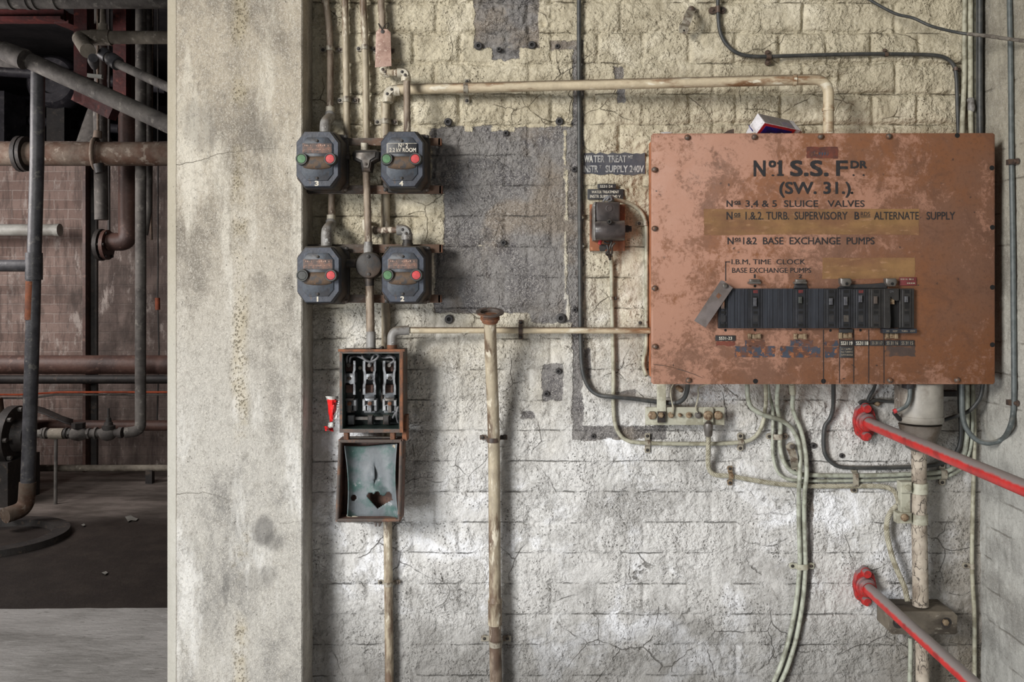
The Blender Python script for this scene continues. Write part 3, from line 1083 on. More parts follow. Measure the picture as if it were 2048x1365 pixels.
# grey elbow feeding the upper left starter
e = thing('conduit_elbow', 'grey cast elbow under the bent conduit, entering the starter numbered 3', 'elbow', P(655, 262, .05))
MB().tube([P(660, 214, .02), P(660, 233, .02)], [.0105, .0108], 14).build('socket', CREAM, e, label='cream painted socket')
MB().tube(spline([P(660, 228, .022), P(659, 236, .030), P(655, 240, .055), P(651, 246, .078), P(650, 256, .084), P(650, 268, .085)], 5), .0125, 16).build('body', GREYPAINT, e)


def inspection_bend(u, v, p, r, kind, label, mat, arm=14, screw=True):
    """elbow with a curved cover plate; kind names the two open ends"""
    dirs = {'l': (-1, 0), 'r': (1, 0), 'u': (0, -1), 'd': (0, 1)}
    a, b = dirs[kind[0]], dirs[kind[1]]
    pa, pc, pb = P(u + a[0] * arm, v + a[1] * arm, p), P(u, v, p), P(u + b[0] * arm, v + b[1] * arm, p)
    root = thing('inspection_elbow', label, 'elbow', (pc.x, pc.y, min(pa.z, pb.z)))
    path = fillet([pa, pc, pb], R(arm * .72, p), 8)
    rr = [r * 1.18, r * 1.18] + [r * 1.08] * (len(path) - 4) + [r * 1.18, r * 1.18]
    MB().tube(path, rr, 16).build('body', mat, root)
    off = Vector((0, -r * .92, 0))
    mid = path[1:-1]
    mb = MB()
    rings = []
    n = len(mid)
    for i, q in enumerate(mid):
        t = (mid[min(i + 1, n - 1)] - mid[max(i - 1, 0)]).normalized()
        s = t.cross(Vector((0, -1, 0))).normalized() * r * (.72 if 0 < i < n - 1 else .45)
        rings.append([q + off - s, q + off - s + Vector((0, -.0032, 0)), q + off + s + Vector((0, -.0032, 0)), q + off + s])
    mb.loft(rings).build('cover_plate', CREAM if mat is not GREYPAINT else GREYPAINT, root, smooth=30)
    if screw:
        for q in (mid[1], mid[-2]):
            MB().lathe(q + off + Vector((0, -.002, 0)), (0, -1, 0), [(0, .0036), (.0022, .0036), (.003, .002)], 10).build('screw', DARKIRON, root)
    return root


inspection_bend(767, 146, .026, .0095, 'ur', 'cream inspection elbow below the copper tag, turning the conduit sideways', CREAM, 13)
solo(MB().tube([P(776, 146, .03), P(802, 145.5, .06)], .0082, 14), 'conduit_nipple', CONDUIT, 'short horizontal nipple between the two cream elbows under the copper tag', 'conduit')
inspection_bend(812, 146, .07, .0100, 'ld', 'cream inspection elbow at the top of the conduit to the starter numbered 4', CREAM, 17)
solo(MB().tube([P(813.5, 158, .072), P(814.5, 270, .083)], .0082, 14), 'conduit', CONDUIT_RUSTY, 'rusty drop conduit from the cream elbow into the starter numbered 4', 'conduit')

inspection_bend(776, 181, .026, .0112, 'rd', 'cream inspection elbow where the long horizontal pipe meets the upright', CREAM, 24)
# the long pipe to the panel
a, b = P(796, 179, .026), P(1592, 160, .10)
bend = P(1656, 159, .10)
path = fillet([a, b, P(1657, 158.5, .10), Vector((P(1657, 0, .10).x, -.10, 1.8442))], R(46, .1), 10)
pipe = thing('long_conduit', 'long cream pipe running across the wall and bending down into the panel top', 'pipe', (b.x, b.y, 1.8442))
MB().tube(path, .0124, 18).build('pipe', CONDUIT_LONG, pipe)
MB().tube([P(1586, 160.2, .0995), P(1592, 160, .1)], .0142, 18).build('coupling_ring', CONDUIT_LONG, pipe)
MB().tube([P(1656.5, 216, .10), P(1656.8, 222, .1)], .0142, 18).build('coupling_ring', CONDUIT_LONG, pipe)
saddle(932, 177, .038, .0128, 'x', 'rusty saddle over the long horizontal pipe', mat=SADDLE, ear=14, w=9)

solo(MB().tube(px([(771, 204), (771, 400), (772, 700), (775, 1000), (777, 1180), (779, 1420), (781, 1795)], .0155, 4), .0106, 16), 'conduit', CONDUIT,
     'upright brown conduit running down behind the starters and the open fuse box', 'conduit')
saddle(771, 243, .0155, .011, 'z', 'saddle on the upright conduit just above the starter numbered 4', ear=14, w=10)
saddle(777, 1168, .0155, .011, 'z', 'saddle on the brown conduit below the hanging fuse box lid', mat=SADDLE, ear=13, w=8)
saddle(660, 97, .02, .0087, 'z', 'rusty saddle on the bent conduit nearest the column', ear=15, w=9)
saddle(693.2, 199, .018, .0085, 'z', 'cream saddle on the second conduit from the column', ear=14, w=11)
saddle(730, 95, .018, .0088, 'z', 'cream saddle on the third conduit from the column', ear=12, w=9)
saddle(766, 99, .02, .0088, 'z', 'saddle half hidden behind the copper tag', ear=14, w=9)

t = thing('copper_tag', 'blank copper label hanging on the fourth conduit', 'tag', P(765, 135, .035))
MB().plate([(752, 64), (758, 58), (774, 58), (781, 65), (783, 132), (750, 135)], .036, .0375, .0004).build('plate', COPPERTAG, t)
MB().tube(px([(764, 62, .038), (770, 50, .036), (777, 46, .028), (776, 54, .03), (768, 60, .036), (760, 54, .034), (757, 47, .026), (764, 60, .039)]), .0011, 6).build('tie_wire', DARKIRON, t)
MB().knob(765, 63, [(.0365, 4), (.0385, 4), (.039, 2)], 10).build('eyelet', DARKIRON, t)

# ------------------------------------------------------------------ rails behind the starters
for v0, v1, u0, u1, lab in ((276, 291, 612, 880, 'uppermost rusty rail behind the starters numbered 3 and 4'), (371, 388, 607, 882, 'rusty rail under the starters numbered 3 and 4'),
                            (489, 506, 610, 882, 'rusty rail at the top of the starters numbered 1 and 2'), (590, 606, 610, 880, 'lowest rusty rail behind the starters numbered 1 and 2')):
    a, b = P(u0, v0, .048), P(u1, v1, .048)
    r_ = thing('mounting_rail', lab, 'rail', ((a.x + b.x) / 2, -.03, b.z), 'rails the starters are bolted to')
    MB().box((a.x, -.047, b.z), (b.x, -.0425, a.z)).build('front_flange', RAIL, r_)
    MB().box((a.x, -.0425, a.z - .0045), (b.x, -.027, a.z)).build('top_flange', RAIL, r_)
    MB().box((b.x - .004, -.047, b.z + .001), (b.x + .0035, -.030, a.z - .001)).build('end_face', RUST, r_, label='orange rusted end')
    for uu in (u0 + 6, u1 - 6):
        q = P(uu, (v0 + v1) / 2, .03)
        MB().lathe((q.x, 0, q.z), (0, -1, 0), [(-.004, .006), (.0425, .006)], 10).build('standoff', RAIL, r_)

# ------------------------------------------------------------------ push-button starters
SB = Vector((P(651.5, 328, .05).x, -.049, P(651.5, 328, .05).z))


def octo(cx, cz, w, h, cw, chh):
    w, h = w / 2, h / 2
    return [(cx - w + cw, cz + h), (cx + w - cw, cz + h), (cx + w, cz + h - chh), (cx + w, cz - h + chh), (cx + w - cw, cz - h), (cx - w + cw, cz - h), (cx - w, cz - h + chh), (cx - w, cz + h - chh)]


def make_starter(root, caps, plate, number, numpos):
    b = Vector((root.location.x, 0, root.location.z + .068))
    oc = lambda w, h, cw, chh, y: [Vector((b.x + x, y, b.z + z)) for x, z in octo(0, 0, w, h, cw, chh)]
    MB().loft([oc(.113, .139, .012, .014, -.049), oc(.113, .139, .012, .014, -.056), oc(.108, .134, .012, .014, -.059)]).build('back_flange', DARKIRON, root)
    MB().loft([oc(.105, .134, .017, .022, -.058), oc(.103, .132, .018, .023, -.115), oc(.0985, .1285, .019, .025, -.1175)]).build('housing', STARTERSIDE, root)
    MB().loft([oc(.099, .129, .019, .025, -.117), oc(.098, .128, .019, .025, -.131), oc(.094, .124, .0185, .0245, -.1345)]).build('front_cover', BLUEGREY, root)
    MB().loft([oc(.0715, .099, .0125, .0155, -.134), oc(.0715, .099, .0125, .0155, -.1365), oc(.0695, .097, .0125, .0155, -.1375)]).build('raised_centre', BLUEPANEL, root)
    # curved boss between the buttons
    rings = []
    for k in range(9):
        an = math.pi * k / 8
        x = -math.cos(an) * .034
        h = math.sin(an)
        rings.append([Vector((b.x + x, -.1365 - .0105 * (h ** .6 if h > 0 else 0) * math.sin(math.pi * j / 8), b.z - .009 + math.cos(math.pi * j / 8) * (.004 + .0115 * max(h, 0) ** .5))) for j in range(9)])
    MB().loft(rings, caps=False, closed=False).build('button_boss', RUSTBOSS, root, label='rusty boss between the two buttons')
    for dz in (.0415, -.0445):
        MB().lathe((b.x, -.137, b.z + dz), (0, -1, 0), [(0, .0032), (.0025, .0032), (.0035, .0018)], 10).build('screw', DARKIRON, root)
    for sx, sz in ((-1, -1), (1, 1), (1, -1), (-1, 1)):
        MB().lathe((b.x + sx * .050, -.057, b.z + sz * .063), (0, -1, 0), [(0, .0048), (.0045, .0048), (.006, .0025)], 8).build('fixing_bolt', DARKIRON, root)
    for k, sx in enumerate((-.0330, .0322)):
        btn = MB().lathe((b.x + sx, -.1345, b.z - .0015), (0, -1, 0), [(0, .0148), (.0115, .0138), (.0135, .0132), (.0165, .0132), (.0165, .0106), (.0125, .0104)], 24).build('push_button', BLACKCAP, root)
        MB().lathe((b.x + sx, -.1455, b.z - .0015), (0, -1, 0), [(0, .0104), (.0036, .0104), (.0048, .0094), (.0051, .003)], 22).build('button_cap', caps[k], btn)
    return plate, number


ST = [('3', 0, 0, GREEN, 'blue-grey push-button starter numbered 3 with worn red nameplate, against the concrete column'),
      ('4', 814 - 651.5, 0, GREEN, 'blue-grey push-button starter with the black label about the 2.2 kV room'),
      ('1', 653 - 651.5, 222.5, BLACKCAP, 'blue-grey push-button starter numbered 1, its green cap missing'),
      ('2', 816 - 651.5, 222, GREEN, 'blue-grey push-button starter numbered 2, beside the round junction box')]


def worn_letters(root, b):
    """illegible remains of two raised lines"""
    rs = random.Random(11)
    mb = MB()
    y = -.1388
    for z0, h, n, w in ((b.z + .0290, .0042, 13, .0034), (b.z + .0205, .0020, 20, .0022)):
        x = b.x - .029
        for i in range(n):
            ww = w * rs.uniform(.5, 1.1)
            if rs.random() > .12:
                hh = h * rs.uniform(.5, 1)
                mb.loft([[Vector((x, yy, z0)), Vector((x + ww, yy, z0)), Vector((x + ww, yy, z0 + hh)), Vector((x, yy, z0 + hh * rs.uniform(.6, 1)))] for yy in (y + .0006, y)])
            x += .058 / n
    return mb


for num, du, dv, cap, lab in ST:
    c = P(651.5 + du, 328 + dv, .05)
    root = thing('push_button_starter', lab, 'motor starter', (c.x, -.05, c.z - .068), 'push-button starters on the rails')
    make_starter(root, (cap, REDCAP), None, None, None)
    b = Vector((c.x, 0, c.z))
    if num == '4':
        pl = MB().prism([(b.x - .0335, b.z + .0125), (b.x + .0345, b.z + .0125), (b.x + .0345, b.z + .0355), (b.x - .0335, b.z + .0355)], -.137, -.1395, .0005).build('label_plate', PLATEBLACK, root, label='black label lettered in white')
        fr = MB()
        fr.box((b.x - .0338, -.1399, b.z + .0122), (b.x - .0326, -.1369, b.z + .0358)).box((b.x - .0338, -.1399, b.z + .0350), (b.x + .0345, -.1369, b.z + .0358)).build('border', WHITE, pl)
        text('N', 797, 803, 287, 295, .1399, WHITE, pl, bold=.016)
        text('o', 804, 808, 287, 291, .1399, WHITE, pl, bold=.016)
        text('2', 811, 816, 287, 295, .1399, WHITE, pl, bold=.016)
        text('2.2 kV ROOM', 779, 832, 296, 304, .1399, WHITE, pl, bold=.016)
    else:
        pl = MB().prism([(b.x - .0335, b.z + .0125), (b.x + .0335, b.z + .0125), (b.x + .0335, b.z + .0355), (b.x - .0335, b.z + .0355)], -.137, -.1384, .0004).build('nameplate', RUSTPLATE, root, label='worn reddish nameplate')
        worn_letters(root, b).build('worn_lettering', WORNLETTER, pl)
    un, vn = VX + (b.x - .0015) * F / (D - .135), VY - (b.z - .0560 - CZ) * F / (D - .135)
    text(num, un - (1.5 if num == '1' else 4), un + (1.5 if num == '1' else 4), vn - 5, vn + 5, .1349, WHITE, root, 'painted_number', bold=.04)

# ------------------------------------------------------------------ cast tee, junction box and the pipes between the starters
t = thing('cast_tee', 'dark cast tee box between the starters numbered 3 and 4', 'conduit fitting', P(730, 345, .06))
MB().plate([(704, 306), (710, 300), (752, 299), (758, 304), (757, 318), (744, 325), (741, 343), (723, 343), (720, 326), (706, 320)], .050, .082, .004).build('body', DARKIRON, t)
MB().plate([(712, 305), (751, 304), (750, 314), (740, 320), (737, 336), (727, 336), (724, 321), (711, 315)], .081, .085, .001).build('cover', STEEL, t)
MB().knob(731, 328, [(.084, 3), (.087, 3), (.0875, 1.5)], 8).build('screw', DARKIRON, t)
MB().tube([P(700, 312, .06), P(688, 314, .06)], .0085, 12).tube([P(755, 310, .06), P(768, 308, .06)], .0085, 12).build('side_spouts', DARKIRON, t)
MB().tube([P(729, 300, .06), P(729, 286, .062)], .0088, 12).build('top_spout', CREAM, t)
solo(MB().tube(px([(732, 338, .066), (735, 420, .067), (737, 492, .067)], None, 3), .0085, 14), 'conduit', CONDUIT_RUSTY, 'rusty conduit between the cast tee and the round junction box', 'conduit')

t = thing('round_junction_box', 'round dark junction box between the starters numbered 1 and 2', 'junction box', P(737, 560, .06))
MB().knob(737, 531, [(.048, 27), (.078, 27), (.082, 25)], 28).build('body', DARKIRON, t)
MB().knob(737, 531, [(.081, 25), (.086, 25), (.088, 22)], 28).build('lid', STARTERSIDE, t)
for q in ((736, 513), (737, 549)):
    MB().knob(q[0], q[1], [(.087, 3.5), (.0905, 3.5), (.091, 2)], 10).build('screw', DARKIRON, t)
MB().tube([P(736.5, 484, .066), P(736.5, 495, .066), P(736.5, 496, .066), P(736.5, 512, .066)], [.0102, .0102, .0112, .0112], 16).build('top_spout', GREYPAINT, t)
MB().tube([P(738, 552, .066), P(739, 572, .066)], .0110, 16).build('bottom_spout', DARKIRON, t)
MB().tube([P(712, 528, .064), P(694, 527, .064)], .0105, 14).tube([P(762, 529, .064), P(772, 530, .064)], .0105, 14).build('side_spouts', DARKIRON, t)
solo(MB().tube([P(739, 566, .066), P(741, 660, .07), P(742, 698, .075)], .0098, 14), 'conduit', CONDUIT_RUSTY, 'brown conduit from the round junction box down into the open fuse box', 'conduit')
solo(MB().tube([P(742, 664, .0705), P(742, 697, .0745), P(742, 698, .0745), P(742, 698.5, .075)], [.0112, .0112, .0122, .0122], 16), 'conduit_bush', GREYPAINT, 'grey sleeve where the middle conduit enters the fuse box top', 'conduit fitting')

# feed to starter 1
solo(MB().tube([P(663, 380, .022), P(663, 442, .022)], .0080, 14), 'conduit', CONDUIT_RUSTY, 'short rusty conduit from under the starter numbered 3 towards the grey elbow', 'conduit')
e = thing('conduit_elbow', 'grey cast elbow on the short conduit between the starters numbered 3 and 1', 'elbow', P(654, 490, .05))
MB().tube([P(662, 430, .022), P(662, 447, .022)], [.0102, .0105], 14).build('socket', CREAM, e, label='cream painted socket')
MB().tube(spline([P(662, 444, .022), P(661, 452, .032), P(657, 456, .055), P(654, 462, .07), P(653, 474, .072), P(653, 492, .072)], 5), .0128, 16).build('body', GREYPAINT, e)
# feed to starter 2
e = thing('conduit_elbow', 'white painted elbow box half hidden behind the middle conduit', 'elbow', P(730, 470, .03))
MB().tube(fillet([P(733, 440, .024), P(733, 460, .024), P(752, 461, .04)], .015, 6), .0108, 14).build('body', CREAM, e)
solo(MB().tube([P(745, 461, .036), P(753, 461, .042), P(753.2, 461, .042), P(800, 460, .065)], [.0098, .0098, .0078, .0078], 14), 'conduit_nipple', CONDUIT_RUSTY, 'rusty horizontal nipple leading to the elbow above the starter numbered 2', 'conduit')
inspection_bend(814, 460, .07, .0112, 'ld', 'grey-white inspection elbow on top of the starter numbered 2', GREYPAINT, 20)
solo(MB().tube([P(815, 478, .07), P(815, 486, .07), P(815, 486.2, .07), P(815, 497, .07)], [.0112, .0112, .0128, .0128], 16), 'conduit_bush', DARKIRON, 'dark bush where the elbow screws into the starter numbered 2', 'conduit fitting')

# ------------------------------------------------------------------ low horizontal conduit
e = thing('conduit_elbow', 'grey bend rising from the fuse box top to the low horizontal conduit', 'elbow', P(786, 700, .06))
MB().tube(fillet([P(784, 694, .07), P(784, 662, .07), P(818, 661, .06)], R(26, .06), 9), .0112, 16).build('body', GREYPAINT, e)
MB().tube([P(784, 690, .07), P(784, 702, .07)], .0124, 16).build('bush', RUST, e, label='rusted bush')
solo(MB().tube([P(812, 661, .062), P(1040, 661, .03), P(1300, 661.5, .03)], .0078, 14), 'conduit', CONDUIT_LONG, 'thin brown conduit running level from the fuse box to the panel side', 'conduit')
saddle(1041, 661, .03, .0082, 'x', 'dark saddle on the thin level conduit', mat=SADDLE_DARK, ear=13, w=8)

# ------------------------------------------------------------------ flanged standpipe
t = thing('standpipe', 'upright pipe with a rusted open flange on top, leaning out from the wall', 'pipe', P(996, 1805, .04))
MB().tube(px([(980, 642, .115), (982, 720, .082), (986, 820, .052), (988, 900, .036), (989, 1040, .034), (990, 1200, .034)]), .0145, 18).build('upper_pipe', CONDUIT, t)
MB().tube([P(990, 1195, .034), P(990, 1204, .034), P(990, 1205, .034), P(990, 1250, .034), P(990, 1251, .034)], [.0145, .0178, .0168, .0168, .0145], 18).build('coupling', CONDUIT, t)
MB().tube([P(990, 1248, .034), P(991, 1300, .034), P(993, 1430, .034), P(996, 1805, .034)], .0148, 18).build('lower_pipe', CONDUIT_RUSTY, t)
ax = (P(980, 620, .122) - P(980, 660, .108)).normalized()
q = P(980, 645, .113)
MB().lathe(q, ax, [(0, .0185), (.006, .0195), (.007, .0225), (.013, .0225), (.0135, .0205), (.0175, .0205)], 20).build('lock_nut', RUST, t, label='orange rusted lock nuts')
MB().lathe(q + ax * .0172, ax, [(0, .0215), (.004, .0225), (.006, .0325), (.0085, .0325), (.0088, .0225), (.004, .0205)], 28, caps=False).build('flange', BOXOUT, t, label='dark rusted flange')
saddle(986, 880, .038, .0152, 'z', 'dark broken saddle high on the standpipe', mat=SADDLE_DARK, ear=15, w=9)
saddle(991, 1287, .034, .0153, 'z', 'painted saddle low on the standpipe', mat=SADDLE, ear=17, w=11)

# ------------------------------------------------------------------ open fuse box
fb = thing('fuse_box', 'open dark green fuse box with bare fuse clips, its lid hanging down below it', 'fuse box', P(742, 868, .05))


o_, i_ = (679, 701, 806, 866), (684, 707, 799, 859)


def ring4(r, p, q):
    return [Vector((P(u, v, p).x, -q, P(u, v, p).z)) for u, v in ((r[0], r[1]), (r[2], r[1]), (r[2], r[3]), (r[0], r[3]))]


def tray(outer, inner, p0, p1, floor=None):
    """open-fronted box: walls p0..p1, closed at the back"""
    m = MB()
    f = p0 + .003 if floor is None else floor
    m.loft([ring4(outer, p1, p0), ring4(outer, p1, p1 - .001), ring4(outer, p1, p1), ring4(inner, p1, p1), ring4(inner, p1, p1 - .001), ring4(inner, p1, f)])
    return m


tray(o_, i_, .029, .104).build('case', BOXOUT, fb, smooth=20)
MB().loft([ring4((684.5, 707.5, 798.5, 858.5), .104, .0325), ring4((684.5, 707.5, 798.5, 858.5), .104, .0365)]).build('inner_panel', BOXIN, fb, label='dark green inner panel')
for sgn, r in ((0, (684.3, 707.3, 685.2, 858.7)), (1, (797.8, 707.3, 798.7, 858.7)), (2, (684.3, 858.0, 798.7, 858.9)), (3, (684.3, 707.2, 798.7, 707.9))):
    MB().loft([ring4(r, .104, .034), ring4(r, .104, .1035)]).build('lining', BOXIN, fb)
MB().rect(676, 699, 809, 704, .098, .106, .001).build('rim', RUST, fb, label='rust-edged top rim')
MB().rect(799, 702, 806, 866, .100, .1065, .001).build('rim', RUST, fb, label='rust-edged side rim')


def fuse_way(u, top, broken=0):
    """clip carrier on an upright porcelain: waisted shiny clip with two dark windows and a terminal block"""
    w = 13
    MB().rect(u - w + 2, 722, u + w - 2, 826, .036, .052, .002).build('porcelain_base', PORCELAIN if broken else STEEL, fb)
    prof = [(722, 14), (740, 14), (746, 12.5), (758, 12), (766, 12.5), (772, 14), (790, 14)]
    for sg in (-1, 1):
        rings = []
        for v, h in prof:
            x0, x1 = u + sg * h, u + sg * (h - 5.5)
            rings.append([P(x0, v, .055), P(x0, v, .078), P(x0 - sg * 1.2, v, .083), P(x1, v, .083), P(x1, v, .080), P(x0 - sg * 1.6, v, .078), P(x0 - sg * 1.6, v, .055)])
        MB().loft(rings).build('clip_spring', BRIGHT, fb)
    MB().plate([(u - 12, 748), (u + 12, 747), (u + 13, 766), (u + 4, 770), (u - 2, 766), (u - 13, 768)] if not broken else
               [(u - 12, 748), (u + 12, 748), (u + 12, 756), (u + 3, 762), (u - 4, 758), (u - 12, 764)], .050, .082, .001).build('bridge', BRIGHT, fb)
    MB().knob(u, 757, [(.081, 4), (.084, 4), (.0845, 2.5), (.083, 1.5)], 12).build('screw', DARKIRON, fb)
    MB().rect(u - 8, 728, u + 7, 744, .05, .066, .001).build('contact', LIDIN, fb, label='brown contact block')
    MB().rect(u - 8, 770, u + 7, 786, .05, .066, .001).build('contact', LIDIN, fb, label='brown contact block')
    MB().knob(u - 1, 731, [(.064, 5), (.074, 5), (.076, 4)], 12).build('terminal_screw', STEEL, fb)
    # lower terminal block
    b_ = MB()
    b_.rect(u - 14, 799, u + 14, 823, .036, .062, .002)
    b_.rect(u - 14, 801, u - 9, 812, .062, .072, .001).rect(u + 9, 801, u + 14, 812, .062, .072, .001)
    b_.build('terminal_block', PORCELAIN, fb)
    MB().rect(u - 9, 797, u + 9, 803, .060, .070, .001).rect(u - 3, 803, u + 4, 826, .060, .069, .001).build('terminal_strap', BRIGHT if u == 739 else STEEL, fb)
    MB().knob(u, 808, [(.066, 4), (.074, 4), (.075, 2)], 12).build('screw', RUST, fb)
    MB().rect(u - 8, 812, u - 5, 822, .058, .0628, 0).rect(u + 6, 812, u + 9, 822, .058, .0628, 0).build('slots', VOID, fb)


fuse_way(698, 0)
fuse_way(739, 0, 1)
fuse_way(779, 0, 2)
for path in (((694, 728, .07), (694, 715, .085), (700, 709, .07), (716, 708, .05), (733, 711, .04), (742, 709, .045)),
             ((699, 728, .07), (701, 716, .08), (712, 713, .06), (728, 718, .075), (738, 724, .085), (742, 730, .075)),
             ((727, 707, .06), (725, 714, .085), (731, 721, .09), (741, 724, .088), (752, 719, .09), (757, 712, .085), (751, 709, .08), (745, 716, .085), (741, 728, .075)),
             ((776, 730, .07), (788, 722, .08), (783, 715, .085), (770, 716, .07), (762, 714, .05), (755, 708, .045)),
             ((782, 730, .07), (790, 717, .07), (781, 712, .07), (768, 713, .05), (758, 708, .04)),
             ((796, 845, .06), (793, 830, .085), (796, 815, .09), (799, 822, .08), (797, 845, .06)),
             ((786, 836, .06), (790, 828, .085), (795, 824, .075), (796, 838, .05))):
    MB().tube(px(path), .0026, 8).build('wire', WIRE, fb)
MB().rect(690, 834, 782, 841, .05, .056, .001).build('neutral_bar', STEEL, fb)
for u, w_, mt in ((701, 6, BRIGHT), (740, 5, DARKIRON), (772, 6, DARKIRON)):
    MB().rect(u - w_, 832, u + w_, 850, .05, .066, .002).build('bar_clamp', PORCELAIN if mt is BRIGHT else mt, fb)
for u, v in ((720, 736), (722, 781), (765, 758)):
    MB().knob(u, v, [(.036, 4.5), (.042, 4.5), (.044, 3)], 12).build('stud', CREAM, fb)
MB().tube([P(765, 722, .044), P(765, 806, .044)], .004, 8).tube([P(724, 742, .044), P(724, 800, .044)], .003, 8).build('busbar', DARKIRON, fb)
# hinge and latch
for u in (692, 785):
    MB().rect(u - 5, 862, u + 5, 882, .085, .100, .002).build('hinge_lug', RUST, fb)
MB().tube([P(689, 876, .093), P(794, 876, .093)], .0024, 8).build('hinge_pin', DARKIRON, fb)
MB().rect(804, 832, 814, 882, .060, .092, .002).rect(802, 861, 810, 866, .06, .096, .001).build('latch_lug', RUST, fb, label='orange rusted latch lug')
MB().knob(762, 697, [(.07, 4), (.085, 4), (.088, 2)], 10).build('top_screw', DARKIRON, fb)

# ------------------------------------------------------------------ hanging lid with a warped liner
zt, zb = P(0, 880, .11).z, P(0, 1043, .11).z


def lidring(dt, db, x0t, x0b, x1t, x1b, pt, pb):
    """four corners; pt/pb = distance from wall at the top and bottom"""
    q = [P(x0t, 880 + dt, pt), P(x1t, 880 + dt, pt), P(x1b, 1044 - db, pb), P(x0b, 1044 - db, pb)]
    return q


mb = MB()
back_out = lidring(0, 0, 679, 675, 804, 801, .050, .052)
rim_out = lidring(0, 0, 677, 671, 806, 801, .098, .112)
rim_in = lidring(6, 6, 684, 678, 799, 796, .098, .112)
flo = lidring(6, 6, 684, 678, 799, 796, .054, .056)
flo = [Vector((rim_in[i].x, flo[i].y, rim_in[i].z)) for i in range(4)]
back_out = [Vector((rim_out[i].x, back_out[i].y, rim_out[i].z)) for i in range(4)]
ld = mb.loft([back_out, rim_out, rim_in, flo]).build('lid', LIDIN, fb, label='hinged lid hanging open below, lined with a torn bluish sheet', smooth=20)
em = MB()
for k in range(4):
    em.tube([rim_out[k].lerp(rim_in[k], .5), rim_out[(k + 1) % 4].lerp(rim_in[(k + 1) % 4], .5)], .0042, 8)
em.build('rim_bead', BOXOUT, ld)
# liner sheet: curved, torn, with holes
N, Mv = 56, 70
def liner_pt(i, j):
    s, t = i / N, j / Mv
    ul = 688 + 6 * math.sin(t * math.pi) * 1.0 + (t ** 2) * 6
    ur = 795 - 5 * math.sin(t * math.pi) + 3 * t
    vt = 892 + 2 * math.sin(s * 5) - 2 * s
    vb = 1036 + 4 * math.sin(s * 3.0) - 3 * (1 - s)
    u = ul + (ur - ul) * s
    v = vt + (vb - vt) * t
    curl = (2 * s - 1)
    p = .066 + .026 * curl ** 4 + .012 * math.sin(t * 2.6) * (1 - curl ** 2) + .016 * t
    # creased tear below the middle
    du, dv = (u - 747) / 10, (v - 950) / 15
    p += .008 * math.exp(-du * du - dv * dv) * (1 if u < 748.5 else -.2)
    du, dv = (u - 757) / 16, (v - 985) / 10
    p += .008 * math.exp(-du * du - dv * dv)
    return u, v, p


def in_hole(u, v):
    if math.hypot(u - 707, v - 996) < 6:
        return True
    if math.hypot(u - 741, v - 992) < 6.5 or math.hypot(u - 777, v - 991) < 6.5 or math.hypot(u - 755, v - 988) < 5:
        return True
    poly = [(740, 988), (748, 988), (770, 992), (784, 990), (786, 1000), (770, 1008), (755, 1018), (748, 1010), (738, 998)]
    c = False
    for (a, b), (d, e_) in zip(poly, poly[1:] + poly[:1]):
        if (b > v) != (e_ > v) and u < (d - a) * (v - b) / (e_ - b) + a:
            c = not c
    return c


m = MB()
idx = {}
for j in range(Mv + 1):
    for i in range(N + 1):
        u, v, p = liner_pt(i, j)
        idx[i, j] = len(m.v)
        m.v.append(tuple(P(u, v, p)))
for j in range(Mv):
    for i in range(N):
        u, v, p = liner_pt(i + .5, j + .5)
        if not in_hole(u, v):
            m.f.append((idx[i, j], idx[i + 1, j], idx[i + 1, j + 1], idx[i, j + 1]))
lo = m.build('liner_sheet', LINER, ld, label='bluish liner sheet, curled and torn through', smooth=60)
sol = lo.modifiers.new('thickness', 'SOLIDIFY')
sol.thickness = .0016
m = MB()
for path in (((694, 1031, .093), (703, 1034, .095), (712, 1035, .094), (722, 1038, .095)), ((786, 893, .085), (789, 892, .086), (791, 897, .085))):
    m.tube(px(path), [.003] * (len(path) * 6 - 5), 6)
m.build('paint_crust', CREAM, ld)
MB().plate([(747, 1044), (764, 1044), (762, 1049), (760, 1054), (757, 1054), (757, 1047), (753, 1047), (753, 1054), (750, 1054), (749, 1049)], .098, .106, .0005).build('latch_fork', BOXOUT, ld)
MB().rect(800, 880, 807, 918, .07, .095, .002).build('side_lug', BOXOUT, ld)

# ------------------------------------------------------------------ crumpled wrapper beside the fuse box
w = thing('sweet_wrapper', 'crumpled red and clear wrapper wedged beside the fuse box', 'wrapper', P(660, 870, .05))
rs = random.Random(4)


def crumple(rows, cols, fn, mat, name):
    m_ = MB()
    for j in range(rows + 1):
        for i in range(cols + 1):
            u, v, p = fn(i / cols, j / rows)
            m_.v.append(tuple(P(u + rs.uniform(-.7, .7), v + rs.uniform(-.7, .7), p + rs.uniform(-.003, .003))))
    k = cols + 1
    for j in range(rows):
        for i in range(cols):
            m_.f.append((j * k + i, j * k + i + 1, (j + 1) * k + i + 1, (j + 1) * k + i))
    o = m_.build(name, mat, w, smooth=30)
    o.modifiers.new('thickness', 'SOLIDIFY').thickness = .0006


